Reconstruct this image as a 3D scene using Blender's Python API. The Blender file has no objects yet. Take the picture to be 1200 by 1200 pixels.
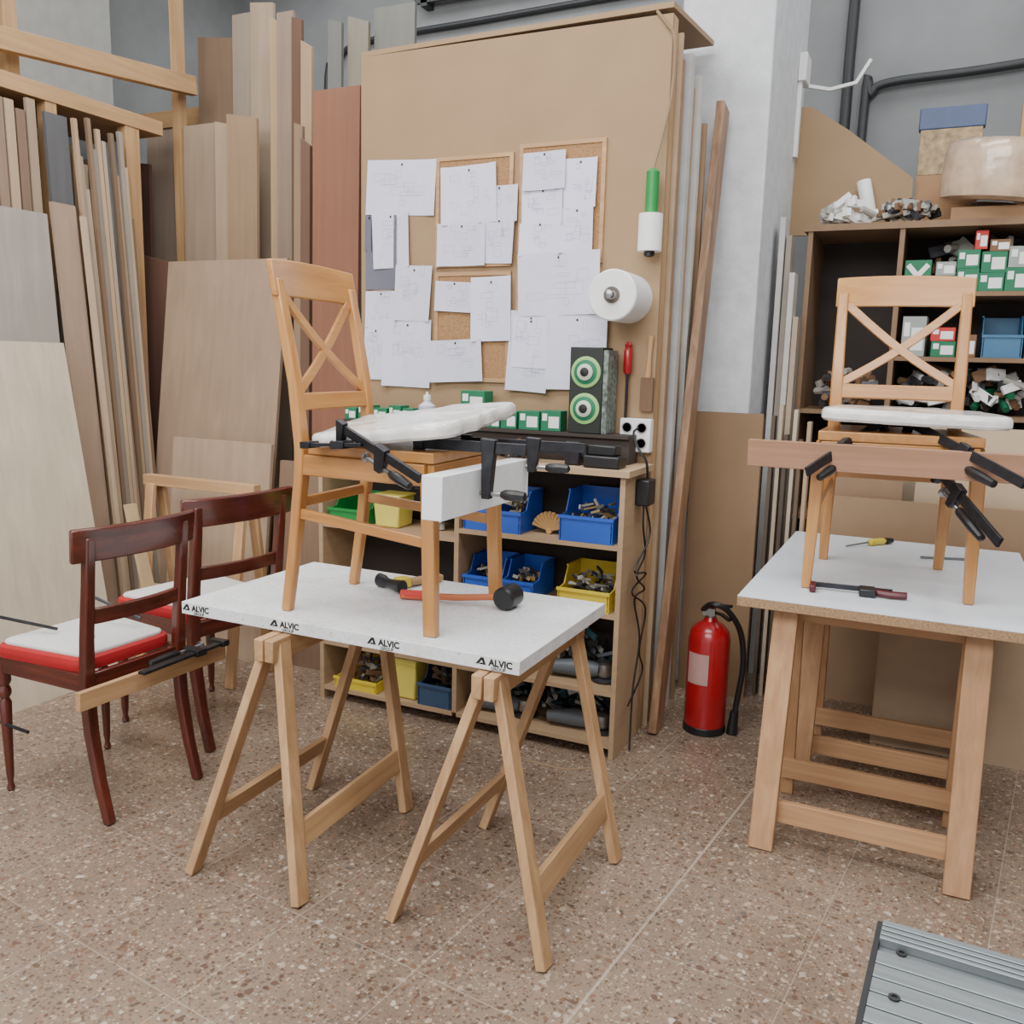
import bpy, bmesh, math, random
from mathutils import Vector, Matrix
random.seed(7)
SC=bpy.context.scene; COL=SC.collection
def lin(c,k=1.0):
    o=[]
    for v in c:
        v=v/255.0; o.append(min(1,k*(v/12.92 if v<=.04045 else ((v+.055)/1.055)**2.4)))
    return (o[0],o[1],o[2],1)
def ds(c,k=.82):
    g=.3*c[0]+.59*c[1]+.11*c[2]; return tuple(int(g+(v-g)*k) for v in c)
# ------------------------------------------------------------- materials
def base(name):
    m=bpy.data.materials.new(name); m.use_nodes=True; nt=m.node_tree
    return m,nt,nt.nodes["Principled BSDF"]
def N(nt,t,**k):
    n=nt.nodes.new(t)
    for a,b in k.items():
        if a in n.inputs: n.inputs[a].default_value=b
        else: setattr(n,a,b)
    return n
def ramp(nt,stops):
    r=nt.nodes.new("ShaderNodeValToRGB"); e=r.color_ramp.elements
    while len(e)<len(stops): e.new(.5)
    for i,(p,c) in enumerate(stops): e[i].position=p; e[i].color=c
    return r
_cache={}
def plain(name,c,rough=.5,metal=0,var=.08,scale=12,bump=0,rnd=0,coat=0,stretch=(1,1,1),detail=4):
    if name in _cache: return _cache[name]
    m,nt,p=base(name); L=nt.links.new
    tc=N(nt,"ShaderNodeTexCoord"); mp=N(nt,"ShaderNodeMapping"); mp.inputs["Scale"].default_value=stretch
    L(tc.outputs["Object"],mp.inputs[0])
    no=N(nt,"ShaderNodeTexNoise",Scale=scale,Detail=detail); L(mp.outputs[0],no.inputs["Vector"])
    r=ramp(nt,[(.3,lin(c,1-var)),(.7,lin(c,1+var))]); L(no.outputs["Fac"],r.inputs[0])
    out=r.outputs[0]
    if rnd:
        oi=N(nt,"ShaderNodeObjectInfo"); mr=N(nt,"ShaderNodeMapRange"); mr.inputs[3].default_value=1-rnd; mr.inputs[4].default_value=1+rnd
        L(oi.outputs["Random"],mr.inputs[0]); hs=N(nt,"ShaderNodeHueSaturation"); L(mr.outputs[0],hs.inputs["Value"]); L(out,hs.inputs["Color"]); out=hs.outputs[0]
    L(out,p.inputs["Base Color"]); p.inputs["Roughness"].default_value=rough; p.inputs["Metallic"].default_value=metal
    if coat: p.inputs["Coat Weight"].default_value=coat
    if bump:
        b=N(nt,"ShaderNodeBump",Strength=bump,Distance=.01); L(no.outputs["Fac"],b.inputs["Height"]); L(b.outputs[0],p.inputs["Normal"])
    _cache[name]=m; return m
def wood(name,dark,light,axis='z',rough=.5,sc=1.0,rnd=.08,coat=0):
    key=name+axis
    if key in _cache: return _cache[key]
    m,nt,p=base(key); L=nt.links.new
    tc=N(nt,"ShaderNodeTexCoord"); mp=N(nt,"ShaderNodeMapping")
    s=[40*sc]*3; s["xyz".index(axis)]=1.8*sc; mp.inputs["Scale"].default_value=s
    oi=N(nt,"ShaderNodeObjectInfo"); L(tc.outputs["Object"],mp.inputs[0])
    va=N(nt,"ShaderNodeVectorMath",operation='ADD'); L(mp.outputs[0],va.inputs[0]); 
    ms=N(nt,"ShaderNodeMath",operation='MULTIPLY'); ms.inputs[1].default_value=37; L(oi.outputs["Random"],ms.inputs[0]); L(ms.outputs[0],va.inputs[1])
    no=N(nt,"ShaderNodeTexNoise",Scale=1.0,Detail=5,Roughness=.6,Distortion=.4); L(va.outputs[0],no.inputs["Vector"])
    no2=N(nt,"ShaderNodeTexNoise",Scale=3.0,Detail=2); L(tc.outputs["Object"],no2.inputs["Vector"])
    mx=N(nt,"ShaderNodeMath",operation='MULTIPLY_ADD'); mx.inputs[1].default_value=.35; L(no2.outputs["Fac"],mx.inputs[0]); 
    m2=N(nt,"ShaderNodeMath",operation='MULTIPLY'); m2.inputs[1].default_value=.65; L(no.outputs["Fac"],m2.inputs[0]); L(m2.outputs[0],mx.inputs[2])
    r=ramp(nt,[(.33,lin(dark)),(.5,lin([(a+b)/2 for a,b in zip(dark,light)])),(.66,lin(light))]); L(mx.outputs[0],r.inputs[0])
    mr=N(nt,"ShaderNodeMapRange"); mr.inputs[3].default_value=1-rnd; mr.inputs[4].default_value=1+rnd
    L(oi.outputs["Random"],mr.inputs[0]); hs=N(nt,"ShaderNodeHueSaturation"); L(mr.outputs[0],hs.inputs["Value"]); L(r.outputs[0],hs.inputs["Color"])
    L(hs.outputs[0],p.inputs["Base Color"]); p.inputs["Roughness"].default_value=rough
    if coat: p.inputs["Coat Weight"].default_value=coat; p.inputs["Coat Roughness"].default_value=.15
    b=N(nt,"ShaderNodeBump",Strength=.12,Distance=.003); L(no.outputs["Fac"],b.inputs["Height"]); L(b.outputs[0],p.inputs["Normal"])
    _cache[key]=m; return m
honey=lambda a='z': wood("honey_wood",(166,110,54),(196,142,80),a,.33,coat=.3,rnd=.04)
mahog=lambda a='z': wood("mahogany_wood",(60,23,17),(102,42,29),a,.25,coat=.5,rnd=.04)
pine=lambda a='z': wood("pine_wood",(158,120,82),(194,156,114),a,.6)
pineR=lambda a='z': wood("beech_trestle_wood",(158,116,80),(190,148,108),a,.6)
beam_w=lambda a='x': wood("brown_beam_wood",(142,102,76),(174,132,104),a,.6)
mdf=plain("fibreboard",(154,126,94),.75,var=.05,scale=6,bump=.03)
mdf2=plain("fibreboard_sheet",(138,110,82),.75,var=.06,scale=6,rnd=.08)
chip=plain("chipboard_edge",(156,126,94),.85,var=.3,scale=140,bump=.1)
white_lam=plain("white_laminate",(236,238,240),.35,var=.03,scale=30)
paper_m=plain("white_paper",(214,214,230),.85,var=.04,scale=9,bump=.05,rnd=.08)
paper_g=plain("grey_paper",(104,104,116),.85,var=.05)
ink=plain("grey_ink",(166,166,188),.8)
cork=plain("cork",(156,118,80),.9,var=.22,scale=120,bump=.2)
blackm=plain("grey_black_iron",(50,50,54),.38,metal=.6,var=.25,scale=40,bump=.05)
blackp=plain("black_plastic",(24,24,26),.4,var=.1)
steel=plain("steel",(150,150,150),.3,metal=.9,var=.1,scale=30)
red=plain("red_paint",(156,16,26),.3,var=.08,coat=.4)
redh=plain("red_handle",(196,50,36),.4)
yel=plain("yellow_plastic",(222,196,60),.4)
ptub=plain("pale_yellow_tub",(220,206,96),.35,var=.06)
blue=plain("blue_plastic",(40,88,190),.4,var=.06)
green=plain("green_plastic",(30,130,60),.45)
dgreen=plain("green_card",(24,110,74),.6,var=.1)
whitep=plain("white_plastic",(232,232,230),.4,var=.02)
wallc=plain("grey_plaster_wall",(136,138,139),.9,var=.12,scale=3,bump=.1)
colm=plain("rough_white_concrete",(204,206,210),.85,var=.09,scale=14,bump=.5,detail=8)
darkback=plain("dark_board",(50,42,37),.8)
film=plain("wrapping_film",(226,223,218),.2,var=.07,scale=26,bump=.45,coat=.6,detail=3)
fabric=plain("off_white_cloth",(210,208,204),.9,var=.04,scale=60,bump=.1)
clutter_m=plain("dark_hardware",(60,60,64),.5,metal=.3,var=.5,scale=50)
paleb=plain("pale_hardware",(164,160,152),.6)
brownb=plain("brown_bits",(118,88,62),.8)
alum=plain("aluminium",(128,134,136),.42,metal=.6,var=.14,scale=8,stretch=(1,12,12))
ext_label=plain("extinguisher_label",(176,140,134),.6)

def terrazzo():
    m,nt,p=base("terrazzo_floor"); L=nt.links.new
    tc=N(nt,"ShaderNodeTexCoord"); mp=N(nt,"ShaderNodeMapping"); mp.inputs["Rotation"].default_value=(0,0,math.radians(7)); mp.inputs["Location"].default_value=(.049,0,0); L(tc.outputs["Object"],mp.inputs[0])
    no=N(nt,"ShaderNodeTexNoise",Scale=1.6,Detail=5,Roughness=.6); L(mp.outputs[0],no.inputs["Vector"])
    rb=ramp(nt,[(.35,lin((122,105,90))),(.65,lin((146,128,111)))]); L(no.outputs["Fac"],rb.inputs[0]); col=rb.outputs[0]
    for sc,th,soft,gtv,mf in ((125,.38,.10,.30,.72),(68,.37,.06,.40,.76),(38,.34,.04,.57,.76)):
        dn=N(nt,"ShaderNodeTexNoise",Scale=sc*.9,Detail=1); L(mp.outputs[0],dn.inputs["Vector"])
        ad=N(nt,"ShaderNodeMixRGB",blend_type='ADD'); ad.inputs[0].default_value=.016*60/sc; L(mp.outputs[0],ad.inputs[1]); L(dn.outputs["Color"],ad.inputs[2])
        vo=N(nt,"ShaderNodeTexVoronoi",Scale=sc,Randomness=1.0); L(ad.outputs[0],vo.inputs["Vector"])
        sx=N(nt,"ShaderNodeSeparateColor"); L(vo.outputs["Color"],sx.inputs[0])
        cr=ramp(nt,[(0,lin((90,67,54))),(.30,lin((122,90,72))),(.50,lin((156,126,103))),(.66,lin((184,163,143))),(.88,lin((202,191,176))),(.93,lin((94,87,81)))])
        cr.color_ramp.interpolation='CONSTANT'; L(sx.outputs[0],cr.inputs[0])
        rr=ramp(nt,[(th-soft,(mf,mf,mf,1)),(th+soft,(0,0,0,1))]); L(vo.outputs["Distance"],rr.inputs[0])
        gt=N(nt,"ShaderNodeMath",operation='GREATER_THAN'); gt.inputs[1].default_value=gtv; L(sx.outputs[1],gt.inputs[0])
        mu=N(nt,"ShaderNodeMath",operation='MULTIPLY'); L(rr.outputs[0],mu.inputs[0]); L(gt.outputs[0],mu.inputs[1])
        mi=N(nt,"ShaderNodeMixRGB"); L(mu.outputs[0],mi.inputs[0]); L(col,mi.inputs[1]); L(cr.outputs[0],mi.inputs[2]); col=mi.outputs[0]
    br=N(nt,"ShaderNodeTexBrick",offset=0.0,squash=1.0); br.inputs["Scale"].default_value=1.0
    br.inputs["Brick Width"].default_value=.4; br.inputs["Row Height"].default_value=.4; br.inputs["Mortar Size"].default_value=.002; br.inputs["Mortar Smooth"].default_value=.5
    br.inputs["Color1"].default_value=(.88,.88,.88,1); br.inputs["Color2"].default_value=(1,1,1,1); br.inputs["Mortar"].default_value=(.95,.95,.95,1)
    L(mp.outputs[0],br.inputs["Vector"])
    mm=N(nt,"ShaderNodeMixRGB",blend_type='MULTIPLY'); mm.inputs[0].default_value=1; L(col,mm.inputs[1]); L(br.outputs["Color"],mm.inputs[2])
    mf=N(nt,"ShaderNodeMath",operation='MULTIPLY'); mf.inputs[1].default_value=.45; L(br.outputs["Fac"],mf.inputs[0])
    # one wider pale joint between casting bays
    sp=N(nt,"ShaderNodeSeparateXYZ"); L(mp.outputs[0],sp.inputs[0])
    a1=N(nt,"ShaderNodeMath",operation='ADD'); a1.inputs[1].default_value=.8; L(sp.outputs[0],a1.inputs[0])
    a2=N(nt,"ShaderNodeMath",operation='ABSOLUTE'); L(a1.outputs[0],a2.inputs[0])
    a3=N(nt,"ShaderNodeMath",operation='LESS_THAN'); a3.inputs[1].default_value=.004; L(a2.outputs[0],a3.inputs[0])
    a4=N(nt,"ShaderNodeMath",operation='MULTIPLY'); a4.inputs[1].default_value=.6; L(a3.outputs[0],a4.inputs[0])
    a5=N(nt,"ShaderNodeMath",operation='MAXIMUM'); L(mf.outputs[0],a5.inputs[0]); L(a4.outputs[0],a5.inputs[1])
    mg=N(nt,"ShaderNodeMixRGB"); L(a5.outputs[0],mg.inputs[0]); L(mm.outputs[0],mg.inputs[1]); mg.inputs[2].default_value=lin((180,168,154))
    L(mg.outputs[0],p.inputs["Base Color"]); p.inputs["Roughness"].default_value=.25
    return m
# ------------------------------------------------------------- mesh helper
class B:
    def __init__(s): s.v=[];s.f=[];s.m=[]
    def add(s,vs,fs,m=0):
        o=len(s.v); s.v+=[Vector(v) for v in vs]; s.f+=[tuple(i+o for i in f) for f in fs]; s.m+=[m]*len(fs); return s
    def hexa(s,p,m=0): return s.add(p,[(0,3,2,1),(4,5,6,7),(0,1,5,4),(1,2,6,5),(2,3,7,6),(3,0,4,7)],m)
    def box(s,x0,x1,y0,y1,z0,z1,m=0):
        return s.hexa([(x0,y0,z0),(x1,y0,z0),(x1,y1,z0),(x0,y1,z0),(x0,y0,z1),(x1,y0,z1),(x1,y1,z1),(x0,y1,z1)],m)
    def prism(s,poly,vec,m=0):
        n=len(poly); a=[Vector(p) for p in poly]; b=[p+Vector(vec) for p in a]
        return s.add(a+b,[tuple(range(n))[::-1],tuple(range(n,2*n))]+[(i,(i+1)%n,n+(i+1)%n,n+i) for i in range(n)],m)
    def strip(s,pts,W,w,t,m=0,ws=None):
        pts=[Vector(p) for p in pts]; W=Vector(W).normalized(); n=len(pts); vs=[]
        for i,p in enumerate(pts):
            T=(pts[min(i+1,n-1)]-pts[max(i-1,0)]).normalized(); Nn=T.cross(W).normalized(); Wp=Nn.cross(T).normalized()
            ww=(ws[i] if ws else w)/2
            vs+=[p-Wp*ww-Nn*t/2,p+Wp*ww-Nn*t/2,p+Wp*ww+Nn*t/2,p-Wp*ww+Nn*t/2]
        fs=[(3,2,1,0),tuple(4*(n-1)+k for k in range(4))]
        for i in range(n-1):
            for k in range(4): fs.append((4*i+k,4*i+(k+1)%4,4*i+4+(k+1)%4,4*i+4+k))
        return s.add(vs,fs,m)
    def tube(s,pts,r,m=0,seg=8,rs=None,smooth=0):
        pts=[Vector(p) for p in pts]
        if smooth and len(pts)>2:
            q=[]; P=[pts[0]]+pts+[pts[-1]]
            for i in range(1,len(P)-2):
                for j in range(smooth):
                    t=j/smooth; a,b,c,d=P[i-1],P[i],P[i+1],P[i+2]
                    q.append(.5*((2*b)+(c-a)*t+(2*a-5*b+4*c-d)*t*t+(3*b-a-3*c+d)*t**3))
            q.append(pts[-1]); pts=q
        n=len(pts); vs=[]; ref=None
        for i,p in enumerate(pts):
            T=(pts[min(i+1,n-1)]-pts[max(i-1,0)]).normalized()
            if ref is None:
                ref=Vector((0,0,1)) if abs(T.z)<.9 else Vector((1,0,0))
            A=(ref-T*ref.dot(T)).normalized(); ref=A; Bn=T.cross(A); rr=rs[i] if rs else r
            for k in range(seg):
                a=2*math.pi*k/seg; vs.append(p+A*math.cos(a)*rr+Bn*math.sin(a)*rr)
        fs=[tuple(range(seg))[::-1],tuple((n-1)*seg+k for k in range(seg))]
        for i in range(n-1):
            for k in range(seg): fs.append((i*seg+k,i*seg+(k+1)%seg,(i+1)*seg+(k+1)%seg,(i+1)*seg+k))
        return s.add(vs,fs,m)
    def cyl(s,a,b,r,m=0,seg=20,r2=None): return s.tube([a,b],r,m,seg,rs=[r,r if r2 is None else r2])
    def lathe(s,o,prof,m=0,seg=24,axis=(0,0,1),jit=0):
        o=Vector(o); ax=Vector(axis).normalized(); ref=Vector((0,0,1)) if abs(ax.z)<.9 else Vector((1,0,0))
        A=(ref-ax*ref.dot(ax)).normalized(); Bn=ax.cross(A); vs=[]
        for r,z in prof:
            for k in range(seg):
                a=2*math.pi*k/seg; rr=max(r,1e-4)*(1+(random.uniform(-jit,jit) if jit else 0)); vs.append(o+ax*z+A*math.cos(a)*rr+Bn*math.sin(a)*rr)
        n=len(prof); fs=[tuple(range(seg))[::-1],tuple((n-1)*seg+k for k in range(seg))]
        for i in range(n-1):
            for k in range(seg): fs.append((i*seg+k,i*seg+(k+1)%seg,(i+1)*seg+(k+1)%seg,(i+1)*seg+k))
        return s.add(vs,fs,m)
def props(ob,k):
    for a,b in k.items():
        if b is not None: ob[a]=b
def mk(b,name,mats,parent=None,local=False,loc=None,rot=(0,0,0),bev=0,sub=0,**k):
    if not isinstance(mats,(list,tuple)): mats=[mats]
    if parent is not None and not local: off=parent.location.copy()
    elif parent is None and loc is None:
        xs=[v.x for v in b.v];ys=[v.y for v in b.v];zs=[v.z for v in b.v]
        off=Vector(((min(xs)+max(xs))/2,(min(ys)+max(ys))/2,min(zs)))
    else: off=Vector((0,0,0))
    me=bpy.data.meshes.new(name); me.from_pydata([v-off for v in b.v],[],b.f)
    for mt in mats: me.materials.append(mt)
    for p,mi in zip(me.polygons,b.m): p.material_index=mi
    bm=bmesh.new(); bm.from_mesh(me); bmesh.ops.recalc_face_normals(bm,faces=bm.faces)
    for f in bm.faces: f.smooth=True
    for e in bm.edges:
        if len(e.link_faces)==2 and e.calc_face_angle(0)>math.radians(35): e.smooth=False
    bm.to_mesh(me); bm.free()
    ob=bpy.data.objects.new(name,me); COL.objects.link(ob)
    if parent is not None: ob.parent=parent; ob.location=loc or (0,0,0)
    else: ob.location=off if loc is None else loc
    ob.rotation_euler=rot
    if bev:
        md=ob.modifiers.new("bevel",'BEVEL'); md.width=bev; md.segments=2; md.limit_method='ANGLE'; md.angle_limit=math.radians(40)
    props(ob,k); return ob
def root(name,loc,rot=0,label=None,cat=None,group=None):
    e=bpy.data.objects.new(name,None); e.empty_display_size=.1; COL.objects.link(e); e.location=loc
    e.rotation_euler=rot if isinstance(rot,(tuple,list)) else (0,0,rot)
    props(e,dict(label=label,category=cat,group=group)); return e
def S(label,cat,group=None): return dict(label=label,category=cat,group=group)
def dup(r,loc,rot=None,label=None):
    def cp(o,par):
        n=o.copy(); COL.objects.link(n); n.parent=par
        for c in list(o.children): cp(c,n)
        return n
    n=cp(r,r.parent); n.location=loc
    if rot is not None: n.rotation_euler=rot if isinstance(rot,(tuple,list)) else (0,0,rot)
    if label: n["label"]=label
    return n
rad=math.radians
# ------------------------------------------------------------- room
mk(B().box(-5.1,3.2,-2.5,5.95,-.1,0),"floor",terrazzo(),loc=(0,0,0),kind="structure")
mk(B().box(-5.1,3.2,5.8,5.95,0,4.4),"wall_back",wallc,kind="structure")
mk(B().box(-5.25,-5.1,-2.5,5.95,0,4.4),"wall_left",wallc,kind="structure")
mk(B().box(3.2,3.35,-2.5,5.95,0,4.4),"wall_right",wallc,kind="structure")
mk(B().box(-5.25,3.35,-2.5,5.95,4.4,4.5),"ceiling",plain("ceiling_paint",(210,210,208),.9),kind="structure")
mk(B().box(-1.16,-.76,4.12,5.05,0,4.4),"concrete_column",colm,bev=.01,**S("rough white-painted concrete column behind leaning sheets","column"))
# ------------------------------------------------------------- big fibreboard panel with end box
r=root("fibreboard_partition",(-1.68,3.43,0),label="tall brown fibreboard partition panel standing behind the shelving unit",cat="partition panel")
mk(B().box(-2.37,-1.0,3.43,3.449,0.0,2.78),"front_panel",mdf,r)
mk(B().prism([(-2.37,3.43,2.78),(-1.0,3.43,2.80),(-1.0,4.06,2.86),(-2.37,4.06,2.84)],(0,0,.02)),"top_panel",mdf,r)
mk(B().box(-1.02,-1.0,3.45,3.50,0.0,2.78),"end_strip",pine('z'),r)
sheets=[(3.52,.016,2.74,-.985,(176,150,120)),(3.56,.03,2.66,-.99,(150,120,92)),(3.63,.045,2.70,-.975,(184,182,180)),(3.71,.03,2.60,-.985,(164,134,102)),(3.77,.03,2.66,-.97,(192,190,184)),(3.82,.03,2.58,-.98,(188,186,182)),(3.87,.02,2.5,-.965,(150,120,92))]
for i,(y,t,h,xe,c) in enumerate(sheets):
    mk(B().box(-2.2,xe,y,y+t,0,h),"board_sheet",plain("sheet_edge_%d%d%d"%c,c,.7),group="sheets stored behind the partition",label="tall sheet of board stored upright behind the partition",category="board")
mk(B().strip([(-.935,3.475,0),(-.935,4.02,2.60)],(0,1,0),.11,.035),"timber_plank",wood("rough_brown_plank",(106,76,52),(166,130,98),'z',sc=.8),bev=.003,**S("long rough brown timber plank leaning beside the column","plank"))
# cork boards (metre coordinates on the partition face)
def bx(u):
    t=[(425,-2.36),(433,-2.33),(512,-1.985),(600,-1.628),(705,-1.24),(770,-.99),(790,-.96)]
    for (a,x),(c,z) in zip(t,t[1:]):
        if u<=c: return x+(z-x)*(u-a)/(c-a)
    return t[-1][1]
def bz(u,v): return 1.28+.000175*(u-425)+(480-v)*(.00366-(u-425)*1.05e-6)
def cork_board(x0,x1,z0,z1):
    r=root("cork_notice_board",((x0+x1)/2,3.42,z0),label="cork notice board with light wooden frame on partition",cat="notice board",group="cork boards on the partition")
    mk(B().box(x0+.01,x1-.01,3.4215,3.4298,z0+.01,z1-.01),"cork_surface",cork,r)
    b=B(); w=.016
    b.box(x0,x0+w,3.417,3.4298,z0,z1).box(x1-w,x1,3.417,3.4298,z0,z1).box(x0+w,x1-w,3.417,3.4298,z0,z0+w).box(x0+w,x1-w,3.417,3.4298,z1-w,z1)
    mk(b,"frame",pine('x'),r)
cork_board(-1.985,-1.628,1.895,2.34); cork_board(-1.60,-1.235,1.90,2.365); cork_board(-1.985,-1.628,1.42,1.875); cork_board(-1.60,-1.235,1.40,1.88)
P=[(430,250,467,336,0,1),(431,187,511,250,3,0),(430,249,438,290,0,1),(439,246,482,311,-2,0),(430,338,467,381,0,0),(429,380,456,444,0,0),(453,372,508,453,1,0),(467,309,508,374,2,0),
(520,197,583,263,-2,0),(564,221,608,262,0,0),(568,257,604,309,2,0),(516,262,572,311,0,0),(514,329,558,364,3,0),(558,324,603,399,-2,0),(509,397,571,447,-3,0),
(614,186,663,228,-1,0),(660,194,698,249,0,0),(613,226,661,267,-1,0),(658,248,696,299,0,0),(611,264,659,301,-1,0),(648,368,717,457,-1,0),(601,365,651,459,3,0),(611,298,707,370,-2,0),(606,372,649,431,2,0)]
for i,(a,b_,c,d,rot,g) in enumerate(P):
    x0,x1=bx(a),bx(c); um=(a+c)/2; z1,z0=bz(um,b_),bz(um,d); w=x1-x0;h=z1-z0
    b=B(); n=6; yb=3.4290 if i<8 else 3.4160
    vs=[];fs=[]
    for j in range(n+1):
        for k_ in range(2):
            fx=j/n-.5
            vs.append((fx*w,-.016*abs(2*fx)**3*(0.6 if k_ else 1.0)*random.uniform(.2,1.3),-h*(.5-k_)))
    for j in range(n): fs.append((2*j,2*j+2,2*j+3,2*j+1))
    b.add(vs,fs,0)
    for q in range(9 if not g else 0):
        cx=random.uniform(-.3,.3)*w; cz=random.uniform(-.35,.35)*h; lw=random.uniform(.06,.3)*w; lh=random.uniform(.05,.2)*h; t=.0009
        yy=-.0012
        cx=max(-.4*w+lw/2,min(.4*w-lw/2,cx))
        for (p0,p1,q0,q1) in ((cx-lw/2,cx+lw/2,cz,cz+t),(cx-lw/2,cx+lw/2,cz+lh,cz+lh+t),(cx-lw/2,cx-lw/2+t,cz,cz+lh),(cx+lw/2,cx+lw/2+t,cz,cz+lh)):
            yy2=yy-.016*(abs(2*cx/w)+.3)**3*.5
            b.add([(p0,yy2,q0),(p1,yy2,q0),(p1,yy2,q1),(p0,yy2,q1)],[(0,1,2,3)],1)
    b.add([(-.004,-.003,h*.4),(.004,-.003,h*.4),(.004,-.003,h*.4+.008),(-.004,-.003,h*.4+.008)],[(0,1,2,3)],2)
    mk(b,"paper_sheet",[paper_g if g else paper_m,ink,blackp],loc=((x0+x1)/2,yb-.0014*(i%8),(z0+z1)/2),rot=(0,rad(rot),0),group="drawings pinned to the boards",category="paper",
       label="plain dark grey sheet pinned behind white drawings" if g else "white paper sheet with faint technical drawing pinned up")
# paper roll on the partition
r=root("paper_roll",(-1.12,3.40,1.76),label="large white paper towel roll mounted on the partition",cat="paper roll")
b=B().lathe((-1.12,3.43,1.76),[(.03,0),(.094,0),(.094,.20),(.089,.205),(.03,.205)],0,40,(0,-1,0)); mk(b,"roll",whitep,r)
b=B().lathe((-1.12,3.43,1.76),[(.03,0),(.03,.214),(.018,.215),(.016,.19)],0,24,(0,-1,0)); mk(b,"core_tube",plain("grey_brown_card",(96,88,80),.8),r)
b=B().lathe((-1.12,3.43,1.76),[(.012,0),(.012,.24),(.016,.242),(.016,.252),(.004,.256)],0,16,(0,-1,0)); mk(b,"holder_pin",steel,r)
r=root("film_dispenser",(-1.03,3.36,2.08),label="small stretch film roll with green handle hanging by cable",cat="film roll")
mk(B().lathe((-1.03,3.37,1.93),[(.022,0),(.045,0),(.045,.135),(.022,.136)],0,28),"film_roll",whitep,r)
mk(B().lathe((-1.03,3.37,2.066),[(.02,0),(.024,.005),(.024,.15),(.014,.16)],0,20),"handle",green,r)
mk(B().lathe((-1.03,3.37,1.91),[(.012,0),(.02,.005),(.02,.02)],0,20),"hub",blackp,r)
mk(B().tube([(-1.06,3.42,2.79),(-1.02,3.415,2.74),(-.985,3.412,2.68),(-.985,3.41,2.5),(-1.01,3.40,2.35),(-1.03,3.37,2.225)],.006,0,6,smooth=6),"hanging_cord",plain("beige_cord",(136,112,84),.7),**S("beige cord hanging from top edge of the partition","cord"))
# ------------------------------------------------------------- shelving unit
X0,X1,Y0,Y1=-2.38,-1.0,3.12,3.415
ply=plain("pale_plywood",(174,146,114),.65,var=.06,scale=5,stretch=(1,1,8))
r=root("shelving_unit",(-1.69,3.26,0),label="pale plywood open shelving unit with storage bins below the partition",cat="shelving unit")
b=B().box(X1-.02,X1,Y0,Y1,0,1.10); mk(b,"side_panel",ply,r,bev=.001)
b=B().box(X0,X0+.02,Y0,Y1,0,1.10); mk(b,"side_panel",ply,r)
b=B().box(-1.71,-1.69,Y0+.002,Y1-.01,.06,1.10); mk(b,"divider",ply,r)
mk(B().box(X0,X1+.02,Y0-.02,Y1,1.10,1.125),"counter_top",ply,r,bev=.001)
mk(B().box(X0+.02,X1-.02,Y1-.008,Y1,0.04,1.10),"back_panel",darkback,r)
for z in (.84,.575,.27,.06): mk(B().box(-1.69,X1-.02,Y0+.003,Y1-.01,z-.018,z),"shelf",ply,r)
for z in (.80,.50,.27,.06): mk(B().box(X0+.02,-1.71,Y0+.003,Y1-.01,z-.018,z),"shelf",ply,r)
mk(B().box(X0,X1-.05,3.30,3.405,1.126,1.225).box(X0,X1-.05,3.28,3.405,1.225,1.238),"raised_ledge",plain("dark_ledge",(58,48,42),.7),**S("dark raised ledge along the back of the counter","ledge"))
def bin_(x,y,z,w,d,h,m,lab):
    t=.004; b=B()
    b.box(-w/2,w/2,0,d,0,t)
    b.box(-w/2,w/2,d-t,d,t,h)
    b.box(-w/2+.008,w/2-.008,0,t,t,h*.5)
    b.box(-w/2-.003,w/2+.003,-.006,.002,h*.5-.006,h*.5+.006)
    for s_ in (-1,1):
        xx=s_*w/2-(t if s_>0 else 0)
        b.prism([(xx,0,t),(xx,d,t),(xx,d,h),(xx,d*.42,h),(xx,d*.26,h*.55),(xx,0,h*.5)],(t,0,0))
        xr=s_*(w/2+.001)-.004
        b.box(xr,xr+.008,d*.42,d,h-.006,h)
    return mk(b,"storage_bin",m,loc=(x,y,z),group="storage bins in the shelving unit",label=lab,category="storage bin")
def tub(x,y,z,w,d,h,m,lab):
    r=root("plastic_tub",(x,y,z),0,lab,"tub"); k=.88
    b=B().hexa([(-w/2*k,-d/2*k,0),(w/2*k,-d/2*k,0),(w/2*k,d/2*k,0),(-w/2*k,d/2*k,0),(-w/2,-d/2,h),(w/2,-d/2,h),(w/2,d/2,h),(-w/2,d/2,h)])
    mk(b,"tub_body",m,r,local=True,bev=.008)
    mk(B().box(-w/2-.004,w/2+.004,-d/2-.004,d/2+.004,h,h+.010),"tub_rim",m,r,local=True,bev=.003)
def pile(x,y,z,w,d,h,mats,n,lab,name="hardware_pile",sz=.02,cat="hardware",flat=.4,th=1.0):
    b=B()
    for i in range(n):
        ln=random.uniform(.5,1.4)*sz
        px=random.uniform(-1,1)*max(.001,w/2-ln*.8); py=random.uniform(-1,1)*max(.001,d/2-ln*.8); pz=sz*.2+random.uniform(0,1)**1.5*h*(1-.6*(abs(px)/(w/2))**2)
        dr=Vector((random.uniform(-1,1),random.uniform(-1,1),random.uniform(-flat,flat))).normalized()*ln
        p=Vector((px,py,pz)); k=random.randrange(len(mats))
        if random.random()<.4: b.cyl(p-dr,p+dr,sz*.25*th,k,7)
        else: b.strip([p-dr,p+dr],(0,.3,1),sz*.6*th*random.uniform(.6,1.4),sz*.3*th,k)
    mz=min(v.z for v in b.v)
    for v in b.v: v.z-=mz
    return mk(b,name,mats,loc=(x,y,z),kind="stuff",label=lab,category=cat)
bs="blue plastic open-front storage bin on a shelf"
bin_(-1.62,3.135,.841,.11,.22,.16,blue,bs)
bin_(-1.49,3.135,.841,.13,.22,.16,blue,bs)
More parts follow.
